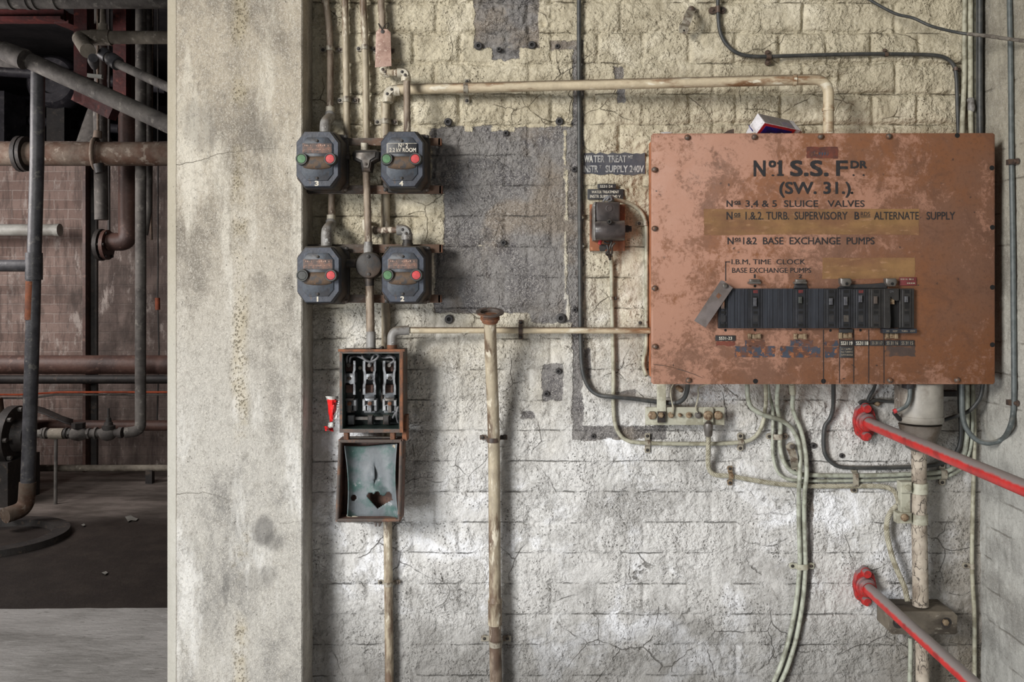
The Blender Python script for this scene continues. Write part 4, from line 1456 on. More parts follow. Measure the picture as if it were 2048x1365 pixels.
crumple(8, 6, lambda s, t: (654 + t * 5 + s * (21 - t * 14) - 0, 800 + t * 44, .060 + .014 * math.sin(s * math.pi) * (1 - t * .6)), FOILRED, 'red_part')
crumple(3, 6, lambda s, t: (651 + t * 2 + s * (26 - t * 2), 793 + t * 8, .058 + .012 * math.sin(s * math.pi)), FOILWHITE, 'clear_end')
crumple(8, 3, lambda s, t: (674 - t * 6 + s * 5, 798 + t * 42, .058 + .006 * s), FOILWHITE, 'clear_edge')
crumple(3, 4, lambda s, t: (656 + s * 14, 846 + t * 10, .064 + .012 * math.sin(s * 3)), FOILWHITE, 'twist')
crumple(4, 5, lambda s, t: (648 + s * 18 + t * 2, 853 + t * 9 + s * 2, .060 + .012 * math.sin(s * 5 + t)), FOILRED, 'red_tail')
m = MB()
for k in range(5):
    m.beam(P(672, 797 + k * 4.5, .066), P(677, 796 + k * 4.5, .066), .003, .0012)
m.build('printed_bars', BLACK, w, smooth=0)

# ------------------------------------------------------------------ small isolator on its orange board
iso = thing('isolator_switch', 'small brown bakelite isolator on an orange board beside the panel', 'switch', P(1215, 505, .02))
MB().rect(1180, 409, 1250, 502, .0035, .020, .001).build('backboard', WOODORANGE, iso, label='orange painted backboard')
MB().tube(px([(1197, 406, .024), (1186, 414, .024), (1182, 430, .024), (1182, 460, .024), (1184, 475, .024), (1192, 482, .026), (1202, 482, .03)]), .0028, 8).build('loop_wire', RUST, iso)
MB().plate([(1187, 407), (1190, 403.5), (1238, 404), (1240, 406), (1240, 441), (1249, 442), (1250, 445), (1250, 479), (1246, 482), (1190, 482), (1187, 480)], .020, .050, .002).build('base_casting', BAKELITE, iso)
MB().plate([(1190, 406), (1193, 404.5), (1238, 405), (1239.5, 407), (1239.5, 443), (1190, 443)], .049, .076, .003).build('upper_cover', BAKELITE, iso)
rings = []
for k in range(13):
    an = math.pi * k / 12
    z = P(0, 460.5, .078).z + math.cos(an) * R(20, .078)
    y = -(.062 + .026 * math.sin(an))
    rings.append([Vector((P(1190, 0, .08).x, y, z)), Vector((P(1191, 0, .08).x, y - .001, z)), Vector((P(1249, 0, .08).x, y - .001, z)), Vector((P(1250, 0, .08).x, y, z))])
rings = [[q for q in r] for r in rings]
m = MB()
m.loft(rings, caps=False, closed=False)
for sd in (0, 3):
    base = len(m.v)
    for r in rings:
        m.v.append(tuple(r[sd]))
    m.f.append(tuple(base + i for i in range(len(rings))))
m.build('drum_cover', BAKELITE, iso)
MB().rect(1190, 441, 1250, 481, .045, .063, .001).build('drum_seat', BAKELITE, iso)
MB().plate([(1187.5, 407), (1191, 404), (1191, 481), (1187.5, 480)], .022, .080, .001).build('side_trim', GREYPAINT, iso, label='pale worn edge')
MB().knob(1218, 417, [(.075, 7), (.0775, 7), (.078, 5), (.0765, 4.5)], 18).build('embossed_disc', BAKELITE, iso)
MB().knob(1219, 444, [(.075, 5), (.092, 5), (.094, 4), (.094, 2.4), (.090, 2.4)], 16).build('cover_screw', DARKIRON, iso)
q = P(1252, 458, .055)
MB().lathe(q, (1, 0, 0), [(-.004, .009), (.006, .009), (.0065, .007), (.013, .007)], 12).build('side_gland', BLACK, iso)
for path in (((1206, 404, .05), (1212, 396, .05), (1220, 393, .052), (1223, 400, .05), (1216, 404, .05)), ((1222, 403, .045), (1226, 396, .045), (1220, 394, .05), (1212, 402, .05))):
    MB().tube(px(path), .0024, 8).build('top_lead', WIRE, iso)
for path in (((1208, 484, .05), (1216, 487, .05), (1224, 483, .045)), ((1224, 484, .05), (1220, 494, .05), (1218, 506, .045), (1220, 520, .03)),
             ((1230, 486, .05), (1224, 494, .05), (1224, 506, .04), (1217, 516, .035)), ((1214, 490, .05), (1216, 500, .05), (1213, 508, .045), (1220, 514, .035))):
    MB().tube(px(path), .0026, 8).build('tail_lead', DARKIRON, iso)
MB().plate([(1200, 488), (1212, 489), (1214, 497), (1209, 503), (1200, 503), (1198, 496)], .040, .043, .0005).build('lead_tab', DARKIRON, iso)
MB().tube([P(1201, 481, .05), P(1199, 489, .052)], .0042, 10).build('sleeve', REDCAP, iso, label='red sleeve')

lp = thing('engraved_label', 'black engraved label SS31-24 above the isolator', 'label', P(1214, 378, .006))
MB().rect(1195, 368, 1232, 377.5, .0035, .010, .0005).build('plate', PLATEBLACK, lp)
text('SS31·24', 1200, 1225, 370.5, 375.7, .0104, WHITE, lp, bold=.016)
lp = thing('engraved_label', 'wide black two-line engraved label just above the isolator', 'label', P(1211, 400, .006))
MB().rect(1175, 378.5, 1247, 399, .0035, .010, .0005).build('plate', PLATEBLACK, lp)
text('WATER TREATMENT', 1183, 1238, 381.5, 387, .0104, WHITE, lp, bold=.016)
text('INSTR SUPPLY 240 V', 1180, 1241, 390, 396, .0104, WHITE, lp, bold=.016)
SIGNBACK = M('flaking navy-black sign paint', C(64, 66, 74), C(80, 80, 84), 20, .42, .6, C(150, 142, 122), 26, .6, .64, rough=.8, bump=.6, stretch=(1, 1, .5))
r = random.Random(9)
top_ = [(1167 + k * 8.2, 307 + r.uniform(-2.5, 2.5)) for k in range(16)]
bot_ = [(1290 - k * 8.2, 349 + r.uniform(-2.5, 2.5)) for k in range(16)]
MB().plate(top_ + bot_, -.004, .0012).build('painted_sign', SIGNBACK, wall_back, label='flaking dark sign painted on the brick', smooth=0)
SIGNPAINT = M('faded white sign paint', C(166, 166, 164), C(116, 116, 116), 60, .45, .62, rough=.8, bump=0)
BRIGHTSIGN = M('white sign paint', C(196, 196, 190), C(160, 158, 152), 60, .42, .58, rough=.8, bump=0)
text('WA', 1168, 1186, 311, 325, .0022, BRIGHTSIGN, wall_back, 'painted_lettering', bold=.03)
text('TER  TREAT', 1187, 1253, 311, 325, .0022, SIGNPAINT, wall_back, 'painted_lettering', bold=.03)
text('MT', 1256, 1266, 311, 318, .0022, SIGNPAINT, wall_back, 'painted_lettering', bold=.03)
text('INSTR', 1166, 1196, 331, 345, .0022, SIGNPAINT, wall_back, 'painted_lettering', bold=.03)
text('T', 1198, 1203, 331, 337, .0022, SIGNPAINT, wall_back, 'painted_lettering', bold=.03)
text('SUPPLY 240V', 1211, 1288, 331, 345, .0022, SIGNPAINT, wall_back, 'painted_lettering', bold=.03)

# ------------------------------------------------------------------ the big copper-brown panel
PF = .137
pan = thing('distribution_panel', 'large copper-brown steel distribution panel lettered in black', 'electrical panel', P(1646, 770, .07))
lo_, hi_ = Vector((P(1297.5, 0, .004).x, 0, P(0, 762, .125).z)), P(1978, 272, .125)
MB().box((lo_.x, -.128, lo_.z), (hi_.x, -.004, hi_.z)).build('case', ORANGE, pan, label='orange case behind the cover')
a, b = P(1303, 769, PF), P(1990, 267, PF)
c_ = .004
MB().prism([(a.x + c_, b.z), (b.x - c_, b.z + .001), (b.x, b.z + .001 - c_), (b.x, a.z + c_), (b.x - c_, a.z), (a.x + c_, a.z), (a.x, a.z + c_), (a.x, b.z - c_)], -.127, -PF, .0012).build('cover', COVER, pan)
SCREWH = M('rusty screw head', C(92, 84, 78), C(112, 76, 54), 120, .45, .6, rough=.5, metal=.3, bump=.4)
for u, v in ((1375.5, 274), (1510, 273.5), (1643, 272.5), (1779.6, 272), (1310, 339), (1310, 457), (1310, 577), (1311, 694), (1378, 762), (1782, 762), (1917, 761)):
    MB().knob(u, v, [(PF - .002, 6), (PF + .004, 5.6), (PF + .007, 3.4), (PF + .0078, 1)], 12).build('screw', SCREWH, pan)
for u, v in ((1914.8, 271), (1984, 336), (1985, 455), (1985, 575), (1985, 690), (1511, 763), (1647, 763)):
    MB().knob(u, v, [(PF - .002, 5), (PF + .0004, 5), (PF + .0005, 3.6)], 12).build('screw_hole', VOID, pan)
TP = PF + .0004


def sticker(u0, v0, u1, v1, mat, name, label=None, p=TP, jag=0):
    poly = [(u0, v0), (u1, v0), (u1, v1), (u0, v1)]
    if jag:
        r = random.Random(int(u0 * 3 + v0))
        poly = []
        for (x0_, y0_), (x1_, y1_) in zip([(u0, v0), (u1, v0), (u1, v1), (u0, v1)], [(u1, v0), (u1, v1), (u0, v1), (u0, v0)]):
            for k in range(7):
                t_ = k / 7
                poly.append((x0_ + (x1_ - x0_) * t_ + r.uniform(-jag, jag), y0_ + (y1_ - y0_) * t_ + r.uniform(-jag, jag)))
    return MB().plate(poly, PF - .001, p).build(name, mat, pan, label=label, smooth=0)


TAPE = M('old yellow tape', C(134, 102, 66), C(118, 84, 60), 12, .38, .66, C(148, 114, 84), 60, .56, .66, rough=.5, bump=.3, stretch=(.5, 1, 1.4))
sticker(1408, 418, 1838, 470, TAPE, 'masking_tape', 'long strip of yellowed tape', jag=.8)
sticker(1645, 516, 1830, 558, TAPE, 'masking_tape', 'shorter yellowed tape above the breakers', jag=.8)
REDPLATE = M('worn dark red plate', C(108, 56, 42), C(84, 50, 42), 40, .42, .6, rough=.7, bump=.4)
sticker(1613, 294, 1676, 317, REDPLATE, 'worn_plate', 'worn dark red plate', jag=.8)
BLUEWORN = M('worn blue paint', C(56, 63, 76), C(92, 60, 46), 44, .46, .54, C(140, 88, 56), 70, .56, .62, rough=.7, bump=.3)
m = MB()
r = random.Random(2)
for k in range(7):
    u = 1622 + k * 5.2
    m.plate([(u, 305 + r.uniform(-2, 2)), (u + 3.4, 304), (u + 3.8, 308), (u + 1, 313 + r.uniform(-2, 2))], PF, TP + .0003)
m.build('worn_mark', BLUEWORN, pan, smooth=0)

L = PF + .0009
LT = lambda s, u0, u1, v0, v1, bold=.02: text(s, u0, u1, v0, v1, L, BLACK, pan, 'lettering', bold)
LT('N', 1507, 1531, 321, 353, .03)
LT('o', 1537, 1552, 315, 335, .05)
LT('.', 1543, 1548.5, 332, 352.5, .0)
LT('1', 1557, 1564, 321, 352, .04)
LT('S.S.', 1580, 1657, 321, 352.5, .04)
LT('F', 1672, 1695.5, 321, 352, .03)
LT('DR', 1701, 1734, 321.5, 337, .05)
LT('.', 1705, 1709, 335, 352)
LT('.', 1725, 1729, 335, 352)
LT('(SW. 31.)', 1558.5, 1701.5, 364, 388, .03)
LT('N', 1453, 1465, 401, 414, .02)
LT('os', 1468.5, 1481, 399, 408, .02)
LT('3,4 & 5  SLUICE   VALVES', 1491, 1729, 401, 414, .012)
LT('N', 1453, 1465, 424, 439.5, .02)
LT('os', 1468, 1480.5, 423, 433, .02)
LT('1.&.2. TURB.  SUPERVISORY', 1491, 1695, 424, 439.5, .012)
LT('B', 1709, 1718.5, 424, 439.5, .02)
LT('RDS', 1721.5, 1740, 424, 432.5, .01)
LT('ALTERNATE', 1748, 1837.5, 424, 439.5, .012)
LT('SUPPLY', 1853, 1910, 424, 439.5, .012)
LT('N', 1455, 1467, 475, 489, .02)
LT('os', 1469.5, 1481.5, 473, 482, .02)
LT('1&2  BASE  EXCHANGE  PUMPS', 1486, 1749, 475, 489, .012)
LT('I.B.M, TIME  CLOCK', 1463, 1610.5, 519, 529, .008)
LT('BASE EXCHANGE PUMPS', 1464, 1622, 536, 546, .008)
LT('1', 1507.5, 1511, 549, 556.5)
LT('2', 1597, 1604, 549, 556.5)
m = MB()
for u0, v0, u1, v1 in ((1554.5, 348.5, 1567, 352), (1554.5, 324.5, 1559, 328.5), (1468.5, 408.4, 1482, 409.6), (1468, 434, 1480.5, 435.2), (1721, 433.8, 1741, 435), (1469, 483, 1482, 484.2), (1450.5, 523.4, 1460, 525), (1450.5, 523.4, 1452, 562)):
    m.plate([(u0, v0), (u1, v0), (u1, v1), (u0, v1)], PF, L)
m.build('lettering_rules', BLACK, pan, smooth=0)
m = MB()
for u in (1647, 1679, 1707.5, 1737.5, 1768):
    m.plate([(u - .7, 660), (u + .7, 660), (u + .6, 767), (u - .6, 767)], PF, L)
m.build('painted_lines', BLACK, pan, smooth=0)
m = MB()
m.tube([P(1306, 729, PF + .0002), P(1330, 732, PF + .0002), P(1365, 741, PF + .0002), P(1388, 749, PF + .0002), P(1406, 757, PF + .0002)], [.0003, .0009, .0009, .0008, .0003], 6)
m.build('scratch', BOXOUT, pan)

# breakers
def breaker(u0, u1, kind, tog=None, v0=577.5, v1=657, p=.152, mat=None):
    mat = mat or BREAKER
    c = (u0 + u1) / 2
    n = {'b': 'circuit_breaker', 'f': 'filler_plate', 'x': 'circuit_breaker'}[kind]
    m_ = MB()
    if kind == 'f':
        w_ = (u1 - u0)
        k_ = 3
        for i in range(k_):
            m_.rect(u0 + w_ * i / k_ + .15, v0, u0 + w_ * (i + 1) / k_ - .15, v1, PF - .002, p - .0015 + .0012 * (i % 2), .0006)
        return m_.build(n, FILLER, pan, label='ribbed blank filler')
    if kind == 'x':
        m_.plate([(u0 + .4, v0), (u1 - .6, v0), (u1 - .6, 601), (u1 - 6, 602), (c + 1, 597), (c - 2, 592), (c - 4, 600), (c - 3, 626), (c - 2, 640), (c - 3, v1), (u0 + .4, v1)], PF - .002, p + .002, .0008)
        o = m_.build(n, mat, pan, label='broken breaker, its front half missing')
        MB().rect(c - 4, 592, u1 - 1, v1 - 1, PF - .001, PF + .002, 0).build('dark_gap', VOID, o)
        MB().rect(c - 4, 593, c + 6, 609, PF, PF + .010, .001).build('exposed_terminal', BRASSBOLT, o)
        text('ON', c - 4, c + 4, 581, 585.5, p + .0024, TOGGLE, o, bold=.05)
        return o
    m_.rect(u0 + .4, v0, u1 - .4, v1, PF - .002, p - .0025, .001)
    m_.rect(u0 + 6, v0 + 1, u1 - 6, v1 - 1, p - .003, p, .001)
    o = m_.build(n, mat, pan)
    sl = MB().rect(c - 4.5, 593, c + 4.5, 618, p - .001, p + .0002, 0).build('slot', VOID, o)
    tv, tm, tl = tog
    mt = {'g': TOGGLE, 'r': BOXOUT, 'k': BLACKCAP}[tm]
    MB().rect(c - 3.6, tv, c + 3.0, tv + tl, p - .0005, p + .006, .001).build('toggle', mt, o)
    return o


MARKRED = M('red enamel mark', C(104, 42, 42), C(76, 38, 38), 90, .45, .6, rough=.5, bump=0)


def marks(o, c, red, mat2=None):
    p = .1524
    MB().rect(c - 4.6, 580.5, c + 4.6, 586.5, p - .001, p + .0002, 0).build('on_mark', MARKRED if red else VOID, o)
    MB().rect(c - 4.2, 623, c + 4.2, 628, p - .001, p + .0002, 0).build('off_mark', VOID, o)
    MB().rect(c - 5, 631, c + 5, 644, p - .001, p + .0004, .0002).build('rating_patch', mat2 or PLATEBLACK, o)
    MB().rect(c - 4.6, 648, c + 4.6, 653.5, p - .001, p + .0002, 0).build('rating_mark', VOID, o)


for u0, u1, kind, tog, red in ((1437, 1456, 'b', (600, 'r', 18), 0), (1456, 1476, 'f', 0, 0), (1476, 1496, 'f', 0, 0), (1496, 1526, 'b', (596, 'g', 17), 1), (1526, 1556, 'f', 0, 0), (1556, 1586, 'f', 0, 0),
                               (1586, 1617, 'b', (594, 'k', 13), 1), (1617, 1648, 'f', 0, 0), (1648, 1678, 'b', (597, 'g', 13), 0), (1678, 1707, 'b', (594, 'g', 17), 0),
                               (1707, 1737, 'b', (591, 'g', 14), 1), (1737, 1768, 'b', (593, 'r', 15), 0), (1768, 1799, 'x', 0, 0), (1799, 1829, 'b', (593, 'g', 12), 0)):
    o = breaker(u0, u1, kind, tog, mat=BREAKER_DULL if u0 > 1730 else BREAKER)
    if kind == 'b':
        marks(o, (u0 + u1) / 2, red, STEEL if u0 == 1678 else None)
sp_ = MB().plate([(1442, 561), (1447, 562), (1466, 576), (1411, 656), (1388.5, 642)], .158, .160, .0003).build('swing_cover', M('grey flat plate', C(106, 98, 96), C(92, 84, 80), 20, .45, .6, rough=.5, bump=.3), pan, label='grey cover plate swung aside on one screw')
MB().plate([(1437, 586), (1443, 591), (1437, 598), (1432, 593)], .159, .1603, 0).build('square_hole', RUST, sp_)
MB().knob(1451, 572, [(.155, 5), (.164, 5), (.166, 3)], 12).build('pivot_screw', STEEL, sp_)
for u in (1510, 1602):
    MB().rect(u - 10, 559, u + 10, 568, PF, PF + .010, .002).rect(u - 12, 564, u + 12, 568, PF, PF + .016, .001).build('lock_tab', STEEL, pan)
for u in (1693, 1784):
    MB().plate([(u - 11, 557), (u + 9, 557), (u + 11, 565), (u + 7, 573), (u - 7, 573), (u - 11, 566)], PF, PF + .018, .002).build('lock_tab', STEEL, pan)
    MB().knob(u + 1, 568, [(PF + .017, 3.2), (PF + .0184, 3.2)], 10).build('lock_hole', VOID, pan)
MB().plate([(1675, 577), (1684, 570), (1746, 568), (1766, 566), (1774, 570), (1774, 577)], PF, PF + .004, .001).plate([(1588, 577), (1590, 568), (1613, 568), (1616, 577)], PF, PF + .004, .001).build('lock_bracket', PLATEBLACK, pan)
for u, v0, v1 in ((1510, 668, 679), (1602, 668, 679), (1692, 666, 678), (1785, 666, 678)):
    MB().rect(u - 13, v0, u - 7, v1, PF, PF + .010, .001).rect(u + 6, v0, u + 12, v1, PF, PF + .010, .001).rect(u - 8, v0 + 1, u + 8, v1 - 1, PF, PF + .006, .001).build('lock_clamp', BRASSBOLT, pan)
MB().rect(1679, 658, 1706, 667, PF, PF + .005, .001).build('lock_bracket', PLATEBLACK, pan)
for u, v in ((1451, 661), (1510, 660.5), (1601, 660.5), (1661, 661.5), (1721, 661), (1510, 572.5), (1601, 572.5), (1722, 572.5), (1416.5, 618), (1704, 386)):
    MB().knob(u, v, [(PF - .001, 2.6), (PF + .0006, 2.6)], 10).build('screw_hole', VOID, pan)


def plate_label(u0, v0, u1, v1, lines, label, mat=None, p=PF + .003, tm=None):
    o = MB().rect(u0, v0, u1, v1, PF - .001, p, .0003).build('engraved_plate', mat or PLATEBLACK, pan, label=label)
    for s, a0, a1, b0, b1 in lines:
        text(s, a0, a1, b0, b1, p + .0004, tm or WHITE, o, bold=.016)
    return o


DIMWHITE = M('dirty white paint', C(150, 140, 124), C(116, 106, 94), 120, .45, .65, rough=.7, bump=0)
plate_label(1431, 671.5, 1471, 682, [('SS31-23', 1438, 1464, 673.8, 680)], 'black plate reading SS31-23')
plate_label(1680, 681, 1707.5, 692, [('SS31', 1682, 1695, 683.3, 690.5), ('19', 1699, 1705, 683.3, 690.5)], 'black plate reading SS31 19')
plate_label(1709.5, 681, 1738, 692, [('SS31', 1712, 1726, 683.3, 690.5), ('18', 1730, 1736.5, 683.3, 690.5)], 'black plate reading SS31 18')
plate_label(1740.5, 681, 1769, 692, [('SS 31 17', 1743.5, 1765, 683.3, 689.5)], 'black plate reading SS 31 17', tm=DIMWHITE)
plate_label(1771, 681, 1799, 692, [('SS 31 16', 1773.5, 1796, 683.3, 690)], 'black plate reading SS 31 16', tm=DIMWHITE)
plate_label(1800, 681, 1829, 692, [('SS 31 15', 1803, 1826, 683.3, 690)], 'black plate reading SS 31 15', tm=DIMWHITE)
plate_label(1679.5, 693, 1707.5, 716, [('ALT SUPPLY', 1682.5, 1704.5, 697, 700.3), ('No2 TURBINE', 1682, 1705.5, 702.5, 706), ('SUPER BOARD', 1682, 1705.5, 708.5, 712)], 'black three-line plate', tm=DIMWHITE)
plate_label(1766, 658, 1834, 667, [('DO', 1773, 1778.5, 661, 664.5), ('NOT', 1786, 1795, 661, 664.5), ('TURN', 1803, 1815, 661, 664.5), ('OFF', 1821, 1830, 661, 664.5)], 'grey bar reading DO NOT TURN OFF', mat=FILLER, p=PF + .016, tm=DIMWHITE)
o = plate_label(1799.5, 555, 1833, 571.5, [], 'small dark red plate', mat=M('dull red plate', C(112, 48, 50), C(92, 42, 44), 60, .45, .6, rough=.5, bump=.2), p=PF + .003)
m = MB()
for u, v, w_ in ((1801, 557.5, 4), (1806, 557.5, 3), (1811, 557.5, 4), (1818, 557.5, 5), (1825, 557.5, 2), (1814, 565.5, 3), (1818, 565.5, 3), (1822, 565.5, 3), (1826, 565.5, 4)):
    m.plate([(u, v), (u + w_, v), (u + w_, v + 2.6), (u, v + 2.6)], PF + .003, PF + .0034)
m.build('worn_lettering', DIMWHITE, o, smooth=0)
for u0, v0, u1, v1 in ((1470, 693, 1550, 715), (1490, 682, 1530, 692), (1561, 693, 1641, 715), (1581, 681, 1626, 692), (1649, 682, 1677, 692), (1649, 695, 1677, 716)):
    sticker(u0, v0, u1, v1, BLUEWORN, 'worn_paint_patch', 'flaked blue paint patch', jag=1.3)
DARKPATCH = M('charred glue patch', C(70, 56, 50), C(96, 66, 48), 30, .48, .62, rough=.7, bump=.3)
sticker(1772, 693, 1830, 713, DARKPATCH, 'worn_paint_patch', 'dark glue patch', jag=1.5)
sticker(1432, 683, 1470, 692, DARKPATCH if False else REDPLATE, 'worn_paint_patch', 'worn reddish patch', jag=1.5)

# things lying on the panel top
ztop = hi_.z
cr = thing('drink_carton', 'crushed white, red and blue carton lying on top of the panel', 'carton', (P(1550, 0, .07).x, -.07, ztop))
ax = Vector((.985, -.02, -.10)).normalized()
yaw = Matrix.Rotation(math.radians(27), 3, 'Z')
ax = (yaw @ Vector((1, 0, -.085))).normalized()
q0 = P(1514, 249, .102)
up = Vector((0, 0, 1))
sd = ax.cross(up).normalized()
up = sd.cross(ax).normalized()
h_ = .026
c4 = lambda q, k: [q + up * h_ * k, q - sd * h_ * .98 * k * -1, q - up * h_ * k, q + sd * h_ * .98 * k * -1]
Lc = .112
# corners: top, towards camera, bottom, towards wall
sdc = sd if sd.y < 0 else -sd
A_ = lambda q, k=1: [q + up * h_ * k, q + sdc * h_ * k, q - up * h_ * k * .86, q - sdc * h_ * k]
MB().loft([A_(q0), A_(q0 + ax * Lc * .98)]).build('body', CARDWHITE, cr, smooth=25)
q1 = A_(q0)
q2 = A_(q0 + ax * Lc)


def panel_on(i, j, s0, s1, t0, t1, mat, name, lift=.0006):
    """rectangle on the carton face between edges i and j"""
    a0, b0, a1, b1 = q1[i], q1[j], q2[i], q2[j]
    n_ = (b0 - a0).cross(a1 - a0).normalized()
    if n_.dot((a0 + b1) / 2 - (q0 + ax * Lc / 2)) < 0:
        n_ = -n_
    f_ = lambda s, t: a0.lerp(a1, s).lerp(b0.lerp(b1, s), t) + n_ * lift
    mm = MB()
    mm.loft([[f_(s0, t0) - n_ * lift, f_(s1, t0) - n_ * lift, f_(s1, t1) - n_ * lift, f_(s0, t1) - n_ * lift], [f_(s0, t0), f_(s1, t0), f_(s1, t1), f_(s0, t1)]])
    return mm.build(name, mat, cr, smooth=0)


panel_on(0, 1, .02, .84, .03, .97, CARDGREY, 'dusty_face', .0005)
panel_on(0, 1, .52, .80, .42, .92, M('faint violet print', C(108, 100, 118), C(124, 118, 122), 80, .4, .6, rough=.7, bump=0), 'faint_print', .0009)
panel_on(1, 2, .01, .86, .03, .97, CARDRED, 'red_border', .0005)
panel_on(1, 2, .08, .80, .22, .97, CARDBLUE, 'blue_face', .0009)
panel_on(1, 2, .30, .52, .66, .78, CARDWHITE, 'white_print', .0012)
panel_on(1, 2, .56, .68, .50, .58, CARDWHITE, 'white_print', .0012)
MB().loft([[q0 - ax * .004 + v_ for v_ in (up * .001, sdc * .012, -up * .012, -sdc * .012)], A_(q0, .97)]).build('folded_end', CARDWHITE, cr, smooth=25)
f1 = P(1494, 266, .075)
MB().loft([[P(1492, 265.5, .08), P(1501, 248, .07), P(1503, 247, .07), P(1512, 262, .09)], [P(1493, 267, .083), P(1502, 250, .073), P(1504, 249, .073), P(1512, 265, .094)]]).build('end_flap', CARDWHITE, cr, smooth=25)
MB().beam(P(1498, 251, .0775), P(1506, 263, .088), .003, .001).build('flap_print', CARDBLUE, cr, smooth=0)
MB().loft([A_(q0 + ax * Lc * .97, .9), A_(q0 + ax * Lc * 1.12, .62)]).build('gable_end', CARDWHITE, cr, smooth=25)
sc_ = thing('scrap', 'small torn piece of brown card lying on top of the panel', 'debris', (P(1462, 0, .07).x, -.07, ztop))
MB().loft([[P(1445, 268, .07), P(1456, 261, .066), P(1468, 258, .063), P(1468, 268, .07)], [P(1445, 268.6, .072), P(1456, 261.6, .068), P(1468, 258.6, .065), P(1468, 268.6, .072)]]).build('card', BOXOUT, sc_, smooth=0)
sc_ = thing('scrap', 'flat scrap of pale paper at the corner of the panel top', 'debris', (P(1330, 0, .07).x, -.07, ztop))
MB().loft([[P(1321, 265, .06), P(1333, 263.5, .055), P(1345, 265, .06), P(1332, 268, .075)], [P(1321, 265.7, .06), P(1333, 264.2, .055), P(1345, 265.7, .06), P(1332, 268.7, .075)]]).build('paper', CARDWHITE, sc_, smooth=0)

# ------------------------------------------------------------------ cables on the wall
def cable(path, r, mat, label, p=None, n=5, name='cable', seg=10, group=None):
    return solo(MB().tube(px(path, p, n), r, seg), name, mat, label, 'cable', group)


cable([(1158, -420), (1158, -30), (1158, 100), (1159, 300), (1160, 500), (1161, 640), (1162, 700), (1166, 745), (1178, 775), (1197, 790, .016), (1225, 794, .024), (1262, 797, .022), (1300, 802, .02), (1340, 806, .026), (1356, 805, .034),
       (1368, 797, .045), (1374, 783, .055), (1376, 766, .065)], .0058, CABLE_BLACK, 'tall black cable along the grey strip, hooking up under the panel', .011)
cable([(1222, 512, .03), (1223, 530, .012), (1224, 600, .009), (1227, 740, .009), (1227, 815, .009), (1231, 850, .009), (1240, 870, .009), (1256, 882, .009), (1280, 886, .009), (1340, 888, .009), (1430, 888, .009), (1482, 885, .009),
       (1505, 878, .009), (1520, 861, .012), (1528, 838, .012), (1530, 820, .022), (1532, 803, .05), (1531, 764, .085)], .0050, CABLE_CREAM, 'cream cable from the isolator, bending along the wall and up into the panel bottom')
cable([(1226, 400.5, .035), (1236, 401, .026), (1250, 404, .016), (1268, 412, .012), (1283, 426, .010), (1291, 445, .010), (1293, 470, .009), (1293, 560, .009), (1292.5, 690, .009), (1288, 715, .009), (1287, 732, .010), (1290, 744, .014), (1293.5, 752, .02)],
      .0050, CABLE_CREAM, 'cream cable arching from the isolator top down beside the panel')
saddle(1222.5, 597, .009, .0055, 'z', 'small saddle on the cream cable under the isolator', ear=7, w=6, ears=(0, 1))
saddle(1291, 447, .0105, .0056, 'z', 'single-eared clip on the arching cream cable beside the isolator', ear=12, w=9, ears=(1, 0))
saddle(1292, 646, .009, .0055, 'z', 'single-eared clip on the cream cable beside the level conduit', ear=11, w=8, ears=(1, 0))
saddle(1295, 887, .009, .0058, 'x', 'upright saddle on the cream cable below the earth bar', ear=15, w=10)
saddle(1481, 885, .009, .0058, 'x', 'upright saddle on the cream cable where it starts to rise to the panel', ear=12, w=11)

WG = 'pale cables under the panel'
cable([(1494, 766, .07), (1496, 796, .055), (1503, 815, .042), (1522, 828, .042), (1545, 836, .032), (1564, 842, .027), (1582, 856, .018), (1593, 875, .011), (1599, 895, .012), (1600.5, 920, .020), (1599.5, 950, .027), (1598, 978, .026), (1597.5, 1030, .011), (1599, 1090, .011),
       (1599.5, 1130, .011), (1593, 1200, .011), (1580, 1270, .011), (1562, 1330, .011), (1540, 1385, .011), (1512, 1480, .011), (1500, 1600, .011), (1498, 1790, .011)], .0056, CABLE_WHITE, 'left one of the pale pair of cables hanging down below the panel')
cable([(1584, 764, .07), (1586, 790, .05), (1585, 812, .026), (1590, 832, .014), (1599, 852, .011), (1606, 876, .011), (1611, 905, .014), (1613, 930, .022), (1613, 955, .027), (1609.5, 985, .024), (1608.5, 1030, .011), (1610, 1090, .011), (1611, 1130, .011), (1606, 1200, .011),
       (1593, 1275, .011), (1575, 1335, .011), (1554, 1385, .011), (1526, 1480, .011), (1513, 1600, .011), (1511, 1790, .011)], .0056, CABLE_WHITE, 'right one of the pale pair of cables, sleeved at the panel bottom')
solo(MB().tube([P(1583.5, 768, .068), P(1585.5, 787, .052)], .0076, 12), 'cable_sleeve', CABLE_CREAM, 'thicker sleeve where the pale cable enters the panel bottom', 'sleeve')
cable([(1557, 766, .07), (1554, 796, .045), (1556, 822, .016), (1561, 846, .010), (1560, 875, .010), (1560, 893, .010), (1565, 916, .010), (1575, 935, .010), (1592, 947, .010), (1625, 951, .009), (1704, 952, .009), (1762, 951, .009), (1822, 949, .009), (1880, 945, .010), (1908, 936, .012), (1926, 914, .014),
       (1933, 880, .014), (1935, 830, .014), (1935, 770, .016)], .0056, CABLE_WHITE, 'thick pale cable from the panel turning right along the wall, uppermost of the run')
